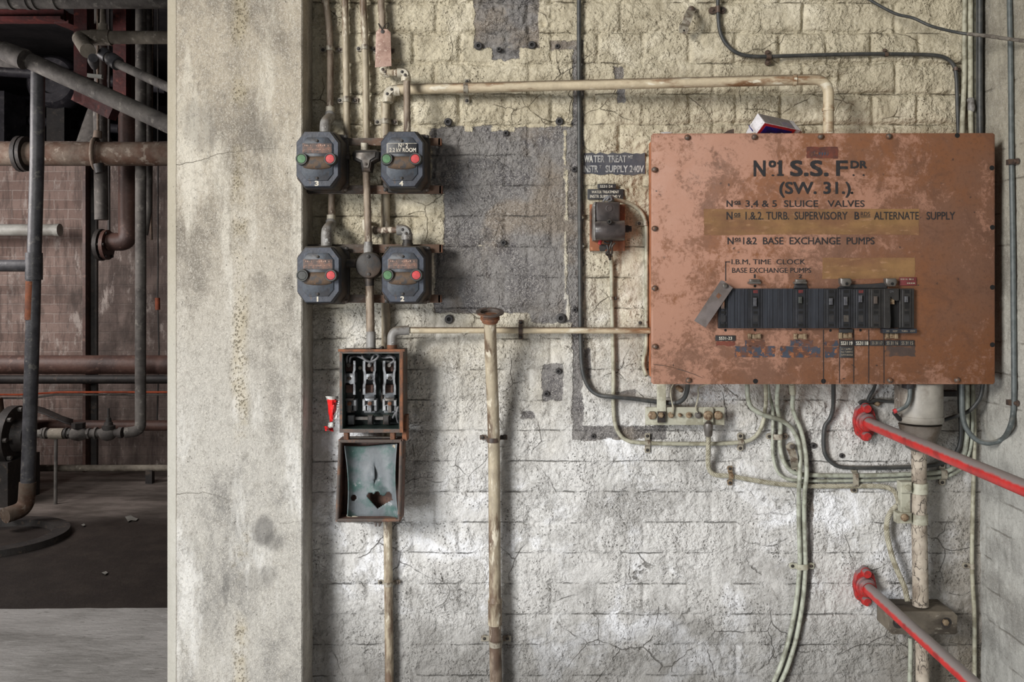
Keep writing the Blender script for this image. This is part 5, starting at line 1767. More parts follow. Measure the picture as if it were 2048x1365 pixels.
cable([(1535, 766, .05), (1539, 792, .036), (1543, 806, .02), (1546, 830, .009), (1545.5, 872, .009), (1546, 912, .009), (1555, 943, .009), (1574, 958, .009), (1605, 962, .008), (1640, 962.5, .008), (1704, 962, .008), (1762, 961, .008), (1822, 958.5, .008), (1890, 954, .010), (1922, 938, .012), (1938, 907, .013), (1944.5, 870, .013),
       (1945.5, 820, .018), (1945.5, 770, .022)], .0040, CABLE_WHITE, 'thinner pale cable just below the thick one along the wall')
cable([(1667, 766, .06), (1667, 795, .04), (1666, 818, .018), (1660, 838, .010), (1650, 853, .010), (1647, 880, .010), (1650, 908, .010), (1664, 926, .010), (1688, 935, .010), (1760, 936, .010), (1824, 934, .010), (1870, 930, .010), (1898, 920, .012), (1916, 900, .014), (1922, 870, .016), (1920, 820, .018), (1919, 766, .022)],
      .0052, CABLE_BLACK, 'lone black cable dropping from the panel and running right along the wall')
saddle(1555, 874, .010, .0066, 'z', 'painted clip over the two pale cables under the panel', ear=10, w=11, wide=.010, mat=SADDLE)
saddle(1605, 1134, .011, .0062, 'z', 'painted clip over the pale pair of cables near the floor', ear=13, w=11, wide=.014, mat=EARTHBAR)
saddle(1709, 960, .010, .0078, 'x', 'tall clip over the three pale cables running along the wall', ear=12, w=11, wide=.019, mat=SADDLE, ears=(1, 1))
saddle(1886, 949, .010, .0068, 'x', 'clip over the pale cables near the corner', ear=12, w=12, wide=.010)

# stranded earth cable with its lug
er = thing('earth_cable', 'stranded pale earth cable from the earth bar to the clamped pipe', 'cable', P(1800, 1260, .02))
EP = px([(1417, 872, .044), (1416.5, 900, .030), (1416, 926, .018), (1420, 943, .012), (1434, 951, .012), (1461, 953, .012), (1500, 960, .012), (1560, 969, .010), (1634, 973, .009), (1704, 973, .009), (1750, 973, .011), (1775, 976, .015), (1789, 984, .022), (1795, 997, .03), (1797, 1008, .034)], None, 6)
MB().rope(EP, .0060).build('strand', STRAND, er)
EP2 = px([(1795, 1012, .03), (1786, 1019, .028), (1776, 1036, .026), (1773, 1060, .026), (1778, 1090, .028), (1786, 1120, .032), (1798, 1150, .036), (1809, 1175, .04), (1815, 1203, .05)], None, 6)
MB().rope(EP2, .0066).build('strand', STRAND, er)
MB().tube([P(1821, 1276, .035), P(1821.5, 1300, .03), P(1819, 1400, .03), P(1819, 1795, .03)], .0058, 10).build('lower_tail', CABLE_WHITE, er)
MB().plate([(1407, 818), (1409, 815), (1424, 815), (1427, 818), (1427, 846), (1407, 846)], .040, .046, .001).build('lug_palm', EARTHBAR, er)
MB().tube([P(1417, 844, .047), P(1416.5, 852, .052), P(1416.5, 852.2, .052), P(1417, 871, .044)], [.006, .0115, .0115, .0092], 14).build('lug_barrel', STEEL, er)
MB().knob(1418, 833, [(.045, 9.5), (.050, 9.5), (.052, 7), (.052, 4), (.058, 4), (.0585, 2.4)], 16).build('bolt', BRASSBOLT, er)
saddle(1461, 953, .012, .0075, 'x', 'rusty saddle on the stranded cable below the earth bar', ear=13, w=9, mat=BRASSBOLT)

eb = thing('earth_bar', 'pale painted earth bar with a row of bolts, under the panel', 'earth bar', P(1370, 851, .02))
MB().rect(1291, 815, 1449, 851, .030, .0375, .001).build('bar', EARTHBAR, eb)
for u, r_ in ((1305, 9), (1437, 9)):
    MB().knob(u, 832, [(.0, r_ * .7), (.037, r_ * .7), (.0372, r_), (.044, r_ * .95), (.0455, r_ * .7)], 6 if u < 1400 else 16).build('bolt', BRASSBOLT, eb)
for u, r_ in ((1343, 6), (1361, 4), (1379, 6), (1398, 7)):
    MB().knob(u, 832, [(.037, r_), (.042, r_), (.0425, r_ * .65), (.049, r_ * .6), (.0495, r_ * .3)], 14).build('terminal', BRASSBOLT if u != 1398 else STEEL, eb)
MB().plate([(1314, 760), (1332, 760), (1332, 846), (1330, 848), (1316, 848), (1314, 846)], .0375, .041, .0005).build('strap', EARTHBAR, eb)
MB().rect(1315, 824, 1331, 846, .041, .046, .001).build('strap_nut_plate', DARKIRON, eb)
MB().knob(1323, 832, [(.045, 6), (.050, 6), (.0505, 4), (.057, 3.6), (.0575, 2)], 6).build('strap_nut', BRASSBOLT, eb)
cable([(1350, 764, .07), (1343, 776, .06), (1341, 790, .05), (1344, 806, .046), (1345, 818, .044), (1344, 829, .044)], .0014, STRAND, 'thin bare wire from the panel to the earth bar, beside the strap', name='bare_wire', seg=6)
cable([(1345, 770, .065), (1342, 782, .056), (1343, 800, .048), (1347, 815, .045), (1346, 830, .043)], .0011, STRAND, 'second thin bare wire twisted beside the first one at the strap', name='bare_wire', seg=6)
cable([(1420, 768, .06), (1402, 773, .05), (1396, 780, .046), (1397, 790, .048), (1394, 805, .046), (1391, 818, .044), (1395, 826, .044)], .0017, STRAND, 'bare wire with a kink from the panel to the middle bolts of the earth bar', name='bare_wire', seg=6)
solo(MB().knob(1363, 781, [(.0, 5), (.05, 5), (.054, 3)], 12), 'glanded_stub', BRASSBOLT, 'small brassy stub under the panel between the two bare wires', 'bolt')

# loose saddle hanging from one screw
t = thing('loose_saddle', 'loose ribbed saddle hanging askew beside the pale cables', 'pipe clip', P(1588, 945, .01), 'saddles and clips that hold pipes and cables to the wall')
m = MB()
rings = []
for k, (u, v, p) in enumerate([(1580, 890, .008), (1582, 898, .010), (1585, 903, .020), (1588, 912, .028), (1590, 922, .028), (1591, 931, .020), (1590, 936, .011), (1589, 946, .009)]):
    rings.append([P(u - 9, v + 1.5, p), P(u - 9, v + 1.5, p + .002), P(u + 6, v - 1, p + .002), P(u + 6, v - 1, p)])
m.loft(rings).build('strap', SADDLE, t, smooth=30)
MB().knob(1582, 894, [(.006, 8), (.0115, 8), (.012, 6)], 16).build('ear', SADDLE, t)
MB().knob(1584, 894, [(.011, 4.4), (.015, 4.4), (.0158, 2.5)], 10).build('screw', STEEL, t)
MB().knob(1589.5, 942, [(.006, 7), (.0115, 7), (.012, 5.6)], 16).build('ear', SADDLE, t)
MB().knob(1589.5, 942, [(.0115, 2.6), (.0124, 2.6)], 10).build('hole', VOID, t)
wall_anchor(1627, 892, 6, 'plug in the dark tab beside the pale pair of cables')

# bracket strap at the top
t = thing('loose_saddle', 'brownish pipe strap hanging loose near the top of the wall', 'pipe clip', P(1367, 66, .03), 'saddles and clips that hold pipes and cables to the wall')
m = MB()
rings = []
for u, v, p, w_ in [(1386, 14, .006, 8), (1383, 20, .010, 8), (1380, 25, .036, 8), (1376, 36, .048, 8), (1372, 48, .044, 8), (1368, 52, .030, 9), (1367.5, 57, .030, 10), (1366, 67, .030, 8)]:
    rings.append([P(u - w_, v - 2, p), P(u - w_, v - 2, p + .0025), P(u + w_, v + 2, p + .0025), P(u + w_, v + 2, p)])
m.loft(rings).build('strap', SADDLE, t, smooth=30)
MB().knob(1384, 17, [(.004, 6), (.014, 6), (.0165, 3)], 10).build('screw', SADDLE_DARK, t)
MB().knob(1368, 61, [(.0325, 2), (.0332, 2)], 8).build('hole', VOID, t)

cable([(1436, -420), (1436, -30), (1436, 10), (1437, 40), (1440, 62), (1449, 83), (1466, 101), (1486, 110), (1510, 113), (1540, 113), (1640, 110), (1740, 108), (1830, 109), (1872, 111), (1893, 117), (1907, 130), (1912, 148), (1914, 180), (1915, 220), (1917, 272)], .0048, CABLE_BLACK,
      'thin black cable curving across the top of the wall and down into the panel', .0118)
saddle(1436, 19, .0118, .0053, 'z', 'black clip at the top of the thin curving black cable', ear=9, w=13, mat=SADDLE_DARK, screwmat=SADDLE_DARK)
saddle(1537, 114, .0118, .0053, 'x', 'black clip where the curving black cable levels out', ear=9, w=10, mat=SADDLE_DARK, screwmat=SADDLE_DARK)
saddle(1772, 109, .0118, .0053, 'x', 'small clip above the level stretch of the thin black cable', ear=8, w=7, mat=SADDLE_DARK, ears=(1, 0), screwmat=SADDLE_DARK)
saddle(1911, 138, .0118, .0053, 'z', 'small clip where the thin black cable turns down to the panel', ear=8, w=7, mat=SADDLE_DARK, ears=(0, 1), screwmat=SADDLE_DARK)
w_ = cable([(1725, -12, .03), (1745, 3, .035), (1790, 27, .05), (1826, 36, .06), (1862, 52, .075), (1905, 63, .085), (1935, 68, .10), (1975, 72, .14), (2010, 77, .19), (2075, 85, .27)], .0036, CABLE_BLACK, 'slack black flex sagging across the top corner to the side wall', name='flex')
TAPEW = M('grey sticky tape', C(112, 106, 98), C(80, 74, 68), 60, .45, .6, rough=.7, bump=.6)
MB().tube(px([(1935, 68, .10), (1975, 72, .14), (2010, 77, .19), (2075, 85, .27)]), [.0038, .0044, .0040, .0046, .0040, .0044, .0038, .0042, .0046, .0040, .0042, .0045, .0040, .0043, .0040, .0044, .0042, .0040, .0040][:19], 8).build('taping', TAPEW, w_)

# conduits and cables in the corner above the panel
cable([(1929, -420, .012), (1929, -30, .012), (1929, 60, .012), (1929, 130, .012), (1927.5, 190, .014), (1925, 235, .02), (1924, 285, .035)], .0060, CABLE_CREAM, 'cream cable in the corner, leaning slightly as it enters the panel top')
cn = thing('conduit', 'cream conduit with a lumpy coupling in the corner above the panel', 'conduit', P(1942, 280, .02))
MB().tube(px([(1941, -420), (1941, -30), (1941, 190), (1942, 280)], .018), .0062, 12).build('pipe', CABLE_CREAM, cn)
MB().tube([P(1941, 196, .018), P(1941, 199, .018), P(1942, 205, .018), P(1943, 214, .018), P(1943, 221, .018), P(1943, 224, .018)], [.0062, .0086, .0078, .0092, .0086, .0062], 12).build('coupling', GREYPAINT, cn, label='lumpy grey coupling')
cable([(1948, -420), (1948, -30), (1948, 120), (1949, 285)], .0046, CABLE_CREAM, 'thin cream cable squeezed behind the corner conduit', .010)
cable([(1954, -420), (1954, -30), (1954, 120), (1955, 285)], .0042, CABLE_BLACK, 'thin black cable in the corner behind the thick one', .010)
cable([(1960, -420), (1960, -30), (1960, 200), (1961, 285)], .0068, CABLE_BLACK, 'thick black cable in the very corner above the panel', .026)
cable([(1945, 768, .010), (1949, 860, .010), (1948, 930, .010), (1946, 1000, .010), (1944, 1120, .010), (1946, 1180, .010), (1949, 1240, .010), (1949, 1400, .010), (1949, 1790, .010)], .0050, CABLE_CREAM, 'cream cable running down the corner from the panel to the floor')
saddle(1944, 1133, .010, .0055, 'z', 'single-eared clip low on the corner cable', ear=11, w=10, ears=(1, 0), mat=SADDLE)


def side(u, v, off=.008):
    """point on the right-hand wall seen at pixel (u, v), off metres in front of it"""
    d = F * (CORNER - off) / (u - VX)
    return P(u, v, D - d)


up_ = [side(u, v) for u, v in ((2018, -420), (2019, -30), (2021, 100), (2023, 300), (2026, 500), (2028, 740), (2028, 800), (2026, 830))]
lp_ = up_ + [side(2020, 855, .02), P(2006, 878, .10), P(1979, 887, .09), P(1953, 880, .08), P(1933, 858, .075), P(1925, 830, .07), P(1924, 790, .07), P(1924, 764, .07)]
solo(MB().tube(spline(lp_, 5), .0060, 12), 'cable', CABLE_GREY, 'grey cable down the side wall that loops back up into the panel bottom', 'cable')
for v, lab in ((324, 'upper clip on the grey side wall cable'), (806, 'lower clip on the grey side wall cable')):
    c = side(2028, v, .006)
    t = thing('cable_clip', lab, 'pipe clip', c, 'saddles and clips that hold pipes and cables to the wall')
    MB().lathe(c + Vector((.004, -.010, 0)), (-1, 0, 0), [(0, .007), (.004, .007), (.0045, .004), (.009, .004), (.0095, .002)], 12).build('screw', SADDLE_DARK, t)
    MB().box((c.x - .012, c.y - .004, c.z - .006), (c.x + .004, c.y + .012, c.z + .006)).build('strap', SADDLE_DARK, t)

# cables around the cable box
cable([(1966, 766, .06), (1962, 790, .06), (1954, 806, .055), (1936, 824, .045), (1908, 834, .035), (1884, 842, .025), (1860, 850, .012)], .0048, CABLE_BLACK, 'black cable swinging from the panel to behind the grey cable box')
t = thing('cable', 'short dark cable with a red tip in front of the grey cable box', 'cable', P(1790, 830, .1))
MB().tube(px([(1819, 762, .125), (1820, 780, .125), (1819, 797, .125), (1813, 811, .125), (1802, 818, .125), (1792, 822, .12)]), .0050, 10).build('sheath', CABLE_GREY, t)
MB().tube([P(1793, 821.5, .121), P(1787, 824, .12)], .0054, 10).build('red_tip', REDCAP, t, label='red tip')
MB().rect(1814, 768, 1828, 779, .10, .13, .001).build('gland', BLACK, t)
MB().tube(px([(1788, 826, .11), (1794, 833, .10), (1800, 840, .09)]), .0046, 8).build('dark_tail', BLACK, t)
cable([(1751, 766, .05), (1747, 780, .03), (1739, 793, .02), (1736, 802, .016)], .0042, CABLE_BLACK, 'short black cable from the panel down behind the upper red rod')
cable([(1718, 808, .012), (1724, 803, .012), (1740, 804, .012), (1756, 801, .012), (1775, 803, .012), (1800, 804, .012)], .0042, CABLE_BLACK, 'short black cable running level behind the upper red flange')
solo(MB().knob(1757, 809, [(.0, 5), (.014, 5), (.018, 3)], 12), 'wall_bolt', BRASSBOLT, 'rusty bolt head under the short level black cable', 'bolt')
solo(MB().rect(1885, 782, 1915, 794, .012, .03, .002).tube([P(1880, 788, .02), P(1890, 788, .02)], .004, 8), 'cable_gland', BLACK, 'black gland in the shade under the panel beside the cable box', 'cable gland')

# ------------------------------------------------------------------ cable sealing box and lagged cable
cb = thing('cable_box', 'large grey cylindrical cable box under the panel tapering into the lagged cable', 'cable box', P(1840, 905, .06))
c = P(1840, 770, .075)
ru = lambda px_: px_ * (D - .075) / F
zz_ = lambda v: c.z - P(0, v, .075).z
MB().lathe((c.x, c.y, c.z + .006), (0, 0, -1), [(0, ru(43)), (zz_(836), ru(43)), (zz_(836) + .001, ru(44.5)), (zz_(846), ru(44.5)), (zz_(848), ru(43)), (zz_(850), ru(41))], 36).build('drum', LEADBOX, cb)
MB().lathe((c.x, c.y, c.z), (0, 0, -1), [(zz_(849), ru(41)), (zz_(858), ru(39)), (zz_(874), ru(33)), (zz_(888), ru(30)), (zz_(896), ru(27)), (zz_(902), ru(16))], 32).build('cone', CONE, cb, label='dusty tapering bottom')
MB().plate([(1797, 772), (1812, 772), (1806, 800), (1803, 835), (1797, 835)], .06, .085, .004).build('side_rib', LEADBOX, cb)
cc = thing('lagged_cable', 'thick cable with crackled white lagging rising from the timber cleat', 'cable', P(1842, 1400, .06))
MB().tube([P(1838, 896, .06), P(1838, 960, .06), P(1838, 1040, .06), P(1840, 1120, .06), P(1841, 1212, .06)], [.0175, .0168, .0178, .0178, .0180], 22).build('lagging', CRACKLE, cc)
MB().tube([P(1843, 1272, .055), P(1845, 1320, .055), P(1846, 1800, .055)], [.0150, .0155, .0155], 18).build('lagging', CRACKLE, cc)
for v0, v1 in ((966, 987), (1028, 1048)):
    MB().tube([P(1838.5, v0, .06), P(1838.5, v1, .06)], .0198, 24).build('earth_band', EARTHBAR, cc, label='pale metal earth band')
    MB().rect(1802 if v0 < 1000 else 1795, v0 - 1, 1824, v1, .050, .074, .001).build('band_ear', EARTHBAR, cc)
MB().knob(1817, 978, [(.073, 6.5), (.080, 6.5), (.081, 5)], 16).build('bolt', EARTHBAR, cc)
MB().knob(1811, 1037, [(.073, 7.5), (.079, 7.5), (.081, 5.5)], 16).build('bolt', BRASSBOLT, cc)
MB().rect(1802, 985, 1821, 1030, .048, .066, .001).build('link_plate', EARTHBAR, cc)
cl = thing('cable_cleat', 'grey painted timber cleat clamping the lagged cable low on the wall', 'cleat', P(1846, 1268, .04))
m = MB()
x0_, x1_, z0_, z1_ = P(1781, 0, .085).x, P(1915, 0, .085).x, P(0, 1270, .085).z, P(0, 1224, .085).z
bv = .004
sec = [(x0_, z0_ + bv), (x0_ + bv, z0_), (x1_ - bv, z0_), (x1_, z0_ + bv), (x1_, z1_ - .010), (x1_ - .010, z1_), (x0_ + .010, z1_), (x0_, z1_ - .010)]
m.prism(sec, -.002, -.042, .002).build('rear_block', CLEAT, cl)
MB().prism(sec, -.0425, -.087, .003).build('front_block', CLEAT, cl)
for u in (1797, 1893):
    MB().knob(u, 1247, [(.080, 11), (.0872, 11), (.0875, 8)], 18).build('bolt_recess', DARKIRON, cl)
    MB().knob(u, 1247, [(.087, 6.5), (.0935, 6.5), (.095, 4.5)], 6).build('bolt', BRASSBOLT if u > 1850 else DARKIRON, cl)

# ------------------------------------------------------------------ red rods
for (u, v), w_ in (((1735, 846), 'upper'), ((1735, 1177), 'lower')):
    c = P(u, v, .03)
    t = thing('red_rod', w_ + ' red rod standing out from a two-bolt wall flange, grey dust along its top', 'handrail', (c.x, 0, c.z - .047))
    m = MB()
    ring_ = lambda k, y: [Vector((c.x + x * k, y, c.z + z * k)) for x, z in
                          [(math.cos(a_) * (.0145 if abs(math.sin(a_)) > .8 else .027) * (1 if abs(math.sin(a_)) <= .8 else 1.25), math.sin(a_) * (.047 if abs(math.sin(a_)) > .5 else .036)) for a_ in [2 * math.pi * i / 32 for i in range(32)]]]
    m.loft([ring_(1, -.003), ring_(1, -.015), ring_(.94, -.018)]).build('flange_plate', REDFLANGE, t)
    MB().lathe((c.x, 0, c.z), (0, -1, 0), [(.017, .0245), (.022, .0245), (.024, .0222), (.034, .0212), (.036, .0185), (.040, .016)], 28).build('hub', REDFLANGE, t)
    for dz in (.0335, -.0335):
        MB().lathe((c.x, 0, c.z + dz), (0, -1, 0), [(.016, .0125), (.018, .0125), (.0182, .0108), (.030, .0108), (.032, .009)], 18).build('bolt', REDFLANGE, t)
    MB().tube([(c.x, -.030, c.z), (c.x, -.5, c.z), (c.x, -1.12, c.z)], .0138, 28).build('rod', REDROD, t)

# ------------------------------------------------------------------ plant room behind the column
PG = 'pipework in the plant room'
LAG = plain('grey lagging', C(112, 108, 104), C(82, 78, 76), 6, C(136, 132, 126), 20, bump=.8, bd=.004, bsc=24)
LAGWARM = plain('dusty cream pipe paint', C(148, 140, 128), C(112, 104, 94), 7, C(176, 168, 156), 24)
PIPEGREY = plain('dark grey pipe paint', C(92, 92, 96), C(66, 66, 70), 6, C(122, 120, 116), 20, rough=.45)
PIPERUST = plain('rusting grey pipe', C(118, 104, 92), C(92, 66, 52), 6, C(146, 134, 122), 16)
PIPEBROWN = plain('brown painted pipe', C(98, 72, 64), C(76, 58, 54), 5, C(116, 90, 80), 20, rough=.55)
REDSTEEL = plain('dull red steelwork', C(92, 38, 37), C(66, 33, 34), 6, C(116, 56, 48), 20, rough=.6)
SOOTIRON = plain('sooty iron', C(60, 56, 54), C(44, 42, 42), 6, C(84, 74, 66), 20, rough=.6)
PALE = plain('pale grey paint', C(176, 176, 170), C(140, 138, 132), 7, rough=.5)
ORANGEC = plain('orange flex', C(206, 96, 60), C(170, 78, 52), 8)


def bp(u, v, d):
    return B(u, v, d)


def br(px_, d):
    return px_ * d / F


def plant_pipe(pts, rpx, mat, name, label, cat='pipe', fil=0, seg=18):
    w = [bp(*q) for q in pts]
    d = pts[0][2]
    if fil:
        w = fillet(w, br(fil, d), 8)
    root = thing(name, label, cat, (w[0].x, w[0].y, min(q.z for q in w) - br(rpx, d)), PG)
    MB().tube(w, br(rpx, d), seg).build('pipe', mat, root)
    return root


def collar(root, a, b, rpx, mat, name='collar', label=None):
    return MB().tube([bp(*a), bp(*b)], br(rpx, a[2]), 20).build(name, mat, root, label=label)


t = plant_pipe([(-700, -4, 5.3), (1100, -4, 5.3)], 21, LAG, 'lagged_pipe', 'thick lagged pipe across the very top of the opening')
for u in (18, 52, 66, 108):
    collar(t, (u, -4, 5.3), (u + 7, -4, 5.3), 23, LAG, 'lagging_band')
t = plant_pipe([(176, 75, 5.25), (1100, 75, 5.25)], 13, LAGWARM, 'water_pipe', 'dusty cream pipe with a tee and elbow near the top of the opening')
collar(t, (183, 75, 5.25), (222, 75, 5.25), 15.5, LAGWARM, 'tee')
MB().tube(fillet([bp(186, 75, 5.25), bp(158, 75, 5.25), bp(176, 102, 5.05)], br(18, 5.2), 8), br(14.5, 5.2), 18).build('elbow', LAGWARM, t)
MB().tube([bp(206, 62, 5.25), bp(206, 48, 5.25), bp(206, 47, 5.25), bp(205, 19, 5.25)], [br(9, 5.25), br(9, 5.25), br(6, 5.25), br(4, 5.25)], 14).build('vent_pipe', LAGWARM, t)
t = thing('stop_valve', 'small grey stop valve with a pale handle under the cream pipe', 'valve', bp(190, 158, 5.1), PG)
MB().tube([bp(186, 116, 5.0), bp(187, 122, 5.05), bp(189, 135, 5.1)], [br(9, 5.1), br(11, 5.1), br(6, 5.1)], 14).build('body', PIPEGREY, t)
MB().tube([bp(189, 134, 5.1), bp(190, 150, 5.1)], br(2.5, 5.1), 8).build('stem', SOOTIRON, t)
MB().beam(bp(176, 151, 5.1), bp(205, 154, 5.1), br(8, 5.1), br(7, 5.1)).build('handle', PALE, t, label='pale handle')
t = plant_pipe([(206, 108, 5.15), (236, 128, 5.1), (420, 214, 4.6)], 9, LAG, 'branch_pipe', 'thin pipe slanting down from the small valve to the column')
MB().tube([bp(205, 106, 5.15), bp(216, 114, 5.14)], br(13, 5.1), 14).tube([bp(222, 118, 5.12), bp(236, 128, 5.1)], br(14, 5.1), 14).build('union_nut', PIPEGREY, t)
t = plant_pipe([(-150, 42, 5.55), (60, 122, 5.45), (200, 186, 5.4), (420, 288, 5.2)], 16.5, LAG, 'lagged_pipe', 'lagged pipe slanting down across the opening')
MB().tube([bp(8, 102, 5.42), bp(50, 119, 5.40)], [br(20, 5.4), br(21, 5.4)], 18).build('lagging_joint', LAG, t)
MB().tube([bp(-150, 98, 5.5), bp(12, 120, 5.45), bp(54, 124, 5.44)], [br(15, 5.5), br(15, 5.5), br(13, 5.5)], 16).build('side_branch', LAG, t)
t = thing('steel_bracket', 'dull red steel bracket behind the slanting lagged pipe', 'bracket', bp(180, 240, 5.8), PG)
MB().beam(bp(168, -114, 5.8), bp(168, 206, 5.8), br(26, 5.8), br(30, 5.8)).build('upright', REDSTEEL, t)
MB().beam(bp(156, 188, 5.8), bp(230, 226, 5.75), br(24, 5.8), br(30, 5.8)).build('arm', REDSTEEL, t)
t = thing('steel_beam', 'dull red steel beam under the top lagged pipe', 'steel beam', bp(60, 45, 6.0), PG)
MB().beam(bp(-800, 32, 6.0), bp(132, 32, 6.0), .06, br(22, 6)).build('web', REDSTEEL, t)
MB().beam(bp(-800, 40, 6.0), bp(130, 40, 6.0), .12, br(5, 6)).build('lower_flange', REDSTEEL, t)
t = thing('steel_beam', 'second red steel beam running back behind the cream pipe', 'steel beam', bp(150, 70, 6.6), PG)
MB().beam(bp(122, 36, 6.0), bp(260, 92, 6.9), .10, br(20, 6.3)).build('web', REDSTEEL, t)
t = thing('steel_post', 'short red post behind the slanting thin pipe', 'post', bp(246, 260, 6.4), PG)
MB().beam(bp(244, -52, 6.4), bp(244, 220, 6.4), br(26, 6.4), .08).build('web', REDSTEEL, t)

t = plant_pipe([(76, 134, 5.62), (74, 330, 5.62), (69, 500, 5.62), (66, 640, 5.62), (58, 900, 5.62), (55, 975, 5.62)], 13.2, PIPEGREY, 'standing_pipe', 'dark upright pipe in front of the plant room, its paint scraped and rusty')
MB().tube([bp(68, 506, 5.62), bp(68, 560, 5.62)], br(16, 5.62), 20).build('tee_socket', PIPEGREY, t)
MB().tube([bp(60, 532, 5.62), bp(-760, 528, 5.62)], br(12, 5.62), 18).build('side_branch', PIPEGREY, t)
MB().tube([bp(66.5, 563, 5.62), bp(64, 640, 5.62)], [br(13.6, 5.62), br(13.5, 5.62)], 20).build('rusty_stretch', plain('bright rust', C(126, 70, 40), C(88, 56, 44), 9, C(150, 96, 56), 26), t, label='orange rusted stretch')
MB().tube(fillet([bp(55.5, 965, 5.62), bp(52, 1018, 5.62), bp(10, 1032, 5.5)], br(34, 5.6), 9), br(15.5, 5.62), 18).build('bottom_elbow', PIPERUST, t, label='rusty bottom elbow')

t = plant_pipe([(-800, 308, 6.1), (1300, 308, 6.1)], 24, PIPERUST, 'main_pipe', 'thick rust-stained main running level across the opening')
collar(t, (38, 308, 6.1), (46, 308, 6.1), 36, SOOTIRON, 'flange', 'black flange')
collar(t, (48, 308, 6.1), (55, 308, 6.1), 35, SOOTIRON, 'flange', 'black flange')
h = thing('pipe_hanger', 'rusty ring hanger holding the thick main', 'pipe hanger', bp(196, 345, 6.05), PG)
ringp = [bp(192 + 5 * math.sin(a_), 308 + 30 * math.cos(a_), 6.1) + Vector((0, -br(30, 6.1) * math.sin(a_), 0)) for a_ in [2 * math.pi * k / 24 for k in range(25)]]
MB().tube(ringp, br(4.6, 6), 10).build('ring', PIPERUST, h)
MB().tube([bp(195, 276, 6.08), bp(196, 262, 6.08), bp(196, 261, 6.08), bp(196, -80, 6.08)], [br(9, 6), br(8, 6), br(2.6, 6), br(2.6, 6)], 10).build('rod', PIPERUST, h)
MB().tube([bp(197, 328, 5.98), bp(200, 346, 5.98)], [br(10, 6), br(9, 6)], 10).build('clamp_bolt', SOOTIRON, h)
t = thing('hopper', 'grey conical hopper top behind the thick main', 'hopper', bp(190, 300, 7.1), PG)
MB().tube([bp(185, 218, 7.1), bp(185, 228, 7.1), bp(190, 296, 7.1)], [br(9, 6.7), br(13, 6.7), br(40, 6.7)], 22).build('cone', LAG, t)
MB().tube([bp(185, 220, 7.1), bp(185, 6, 7.1)], br(6, 7.1), 12).build('feed_pipe', LAG, t)
t = plant_pipe([(256, -26, 6.65), (256, 462, 6.65)], 18, PIPEBROWN, 'riser_pipe', 'brown riser behind the thick main turning to a bolted flange', seg=20)
MB().tube(fillet([bp(256, 450, 6.65), bp(256, 484, 6.65), bp(218, 484, 6.65)], br(26, 6.6), 8), br(18, 6.65), 18).build('elbow', PIPEBROWN, t)
collar(t, (198, 490, 6.65), (206, 490, 6.65), 32, SOOTIRON, 'flange')
collar(t, (210, 490, 6.65), (217, 490, 6.65), 30, PIPEBROWN, 'flange')
for k in range(6):
    a_ = k * math.pi / 3
    q = bp(196, 490, 6.65) + Vector((0, math.cos(a_) * br(26, 6.65), math.sin(a_) * br(26, 6.65)))
    MB().tube([q, q + Vector((br(24, 6.65), 0, 0))], br(3, 6.65), 8).build('bolt', SOOTIRON, t)
plant_pipe([(218, -10, 6.8), (218, 470, 6.8)], 2.6, SOOTIRON, 'hanger_rod', 'thin iron rod hanging beside the brown riser', 'rod')
plant_pipe([(197, -40, 6.45), (203, 440, 6.45)], 13, LAG, 'riser_pipe', 'grey riser behind the thin iron rod')
t = thing('stanchion', 'dark steel stanchion standing against the sooty brick wall', 'steel post', bp(184, 800, 7.0), PG)
MB().beam(bp(175.5, 330, 7.0), bp(175.5, 942, 7.0), br(6, 7), .12).build('flange', PIPEBROWN, t)
MB().beam(bp(186, 330, 7.04), bp(186, 942, 7.04), br(18, 7), .03).build('web', SOOTIRON, t)
t = plant_pipe([(282, -68, 6.26), (281, 800, 6.26), (281, 862, 6.22), (250, 866, 6.2)], 10.5, LAG, 'drain_pipe', 'grey upright pipe by the column bending into the valve line', fil=36)
plant_pipe([(296, -40, 6.5), (296, 420, 6.5), (288, 470, 6.5)], 8, LAG, 'riser_pipe', 'thin grey riser half hidden by the upright pipe by the column')
plant_pipe([(305, 0, 6.9), (302, 448, 6.9), (302, 449, 6.9), (303, 480, 6.9)], 2.6, PIPERUST, 'hanger_rod', 'rusty rod nearest the column', 'rod')
t = plant_pipe([(316, 2, 7.1), (316, 555, 7.1), (315, 590, 7.1), (318, 700, 7.1), (314, 850, 7.1)], 1.6, SOOTIRON, 'pull_cord', 'thin dark cord with a small orange weight beside the column', 'cord', seg=8)
MB().tube([bp(315, 596, 7.1), bp(315.5, 620, 7.1)], br(5, 6.9), 12).build('weight', plain('orange weight', C(150, 78, 50), C(120, 64, 44), 9), t)
t = thing('batten_light', 'white tubular batten fixed to the pink brickwork', 'light fitting', bp(40, 472, 7.05), PG)
MB().tube([bp(-260, 460, 7.05), bp(111, 460.5, 7.05), bp(111, 460.5, 7.05), bp(120, 460.5, 7.05)], [br(12, 7), br(12, 7), br(13, 7), br(13, 7)], 18).build('tube', PALE, t)
t = plant_pipe([(-800, 730, 6.46), (1300, 730, 6.46)], 19, PIPEBROWN, 'main_pipe', 'brown main running level at half height across the opening')
plant_pipe([(-800, 760, 6.9), (1300, 758, 6.9)], 9, SOOTIRON, 'main_pipe', 'sooty pipe in the shade just under the brown main')
t = plant_pipe([(-800, 788, 6.75), (40, 790, 6.75), (120, 785, 6.75), (1300, 784, 6.75)], 1.9, ORANGEC, 'flex', 'orange flex strung along the sooty wall', 'cable', seg=8)
t = plant_pipe([(-800, 795, 6.76), (60, 797, 6.76), (110, 790, 6.76), (1300, 789, 6.76)], 2.0, LAG, 'flex', 'grey flex strung just under the orange one', 'cable', seg=8)
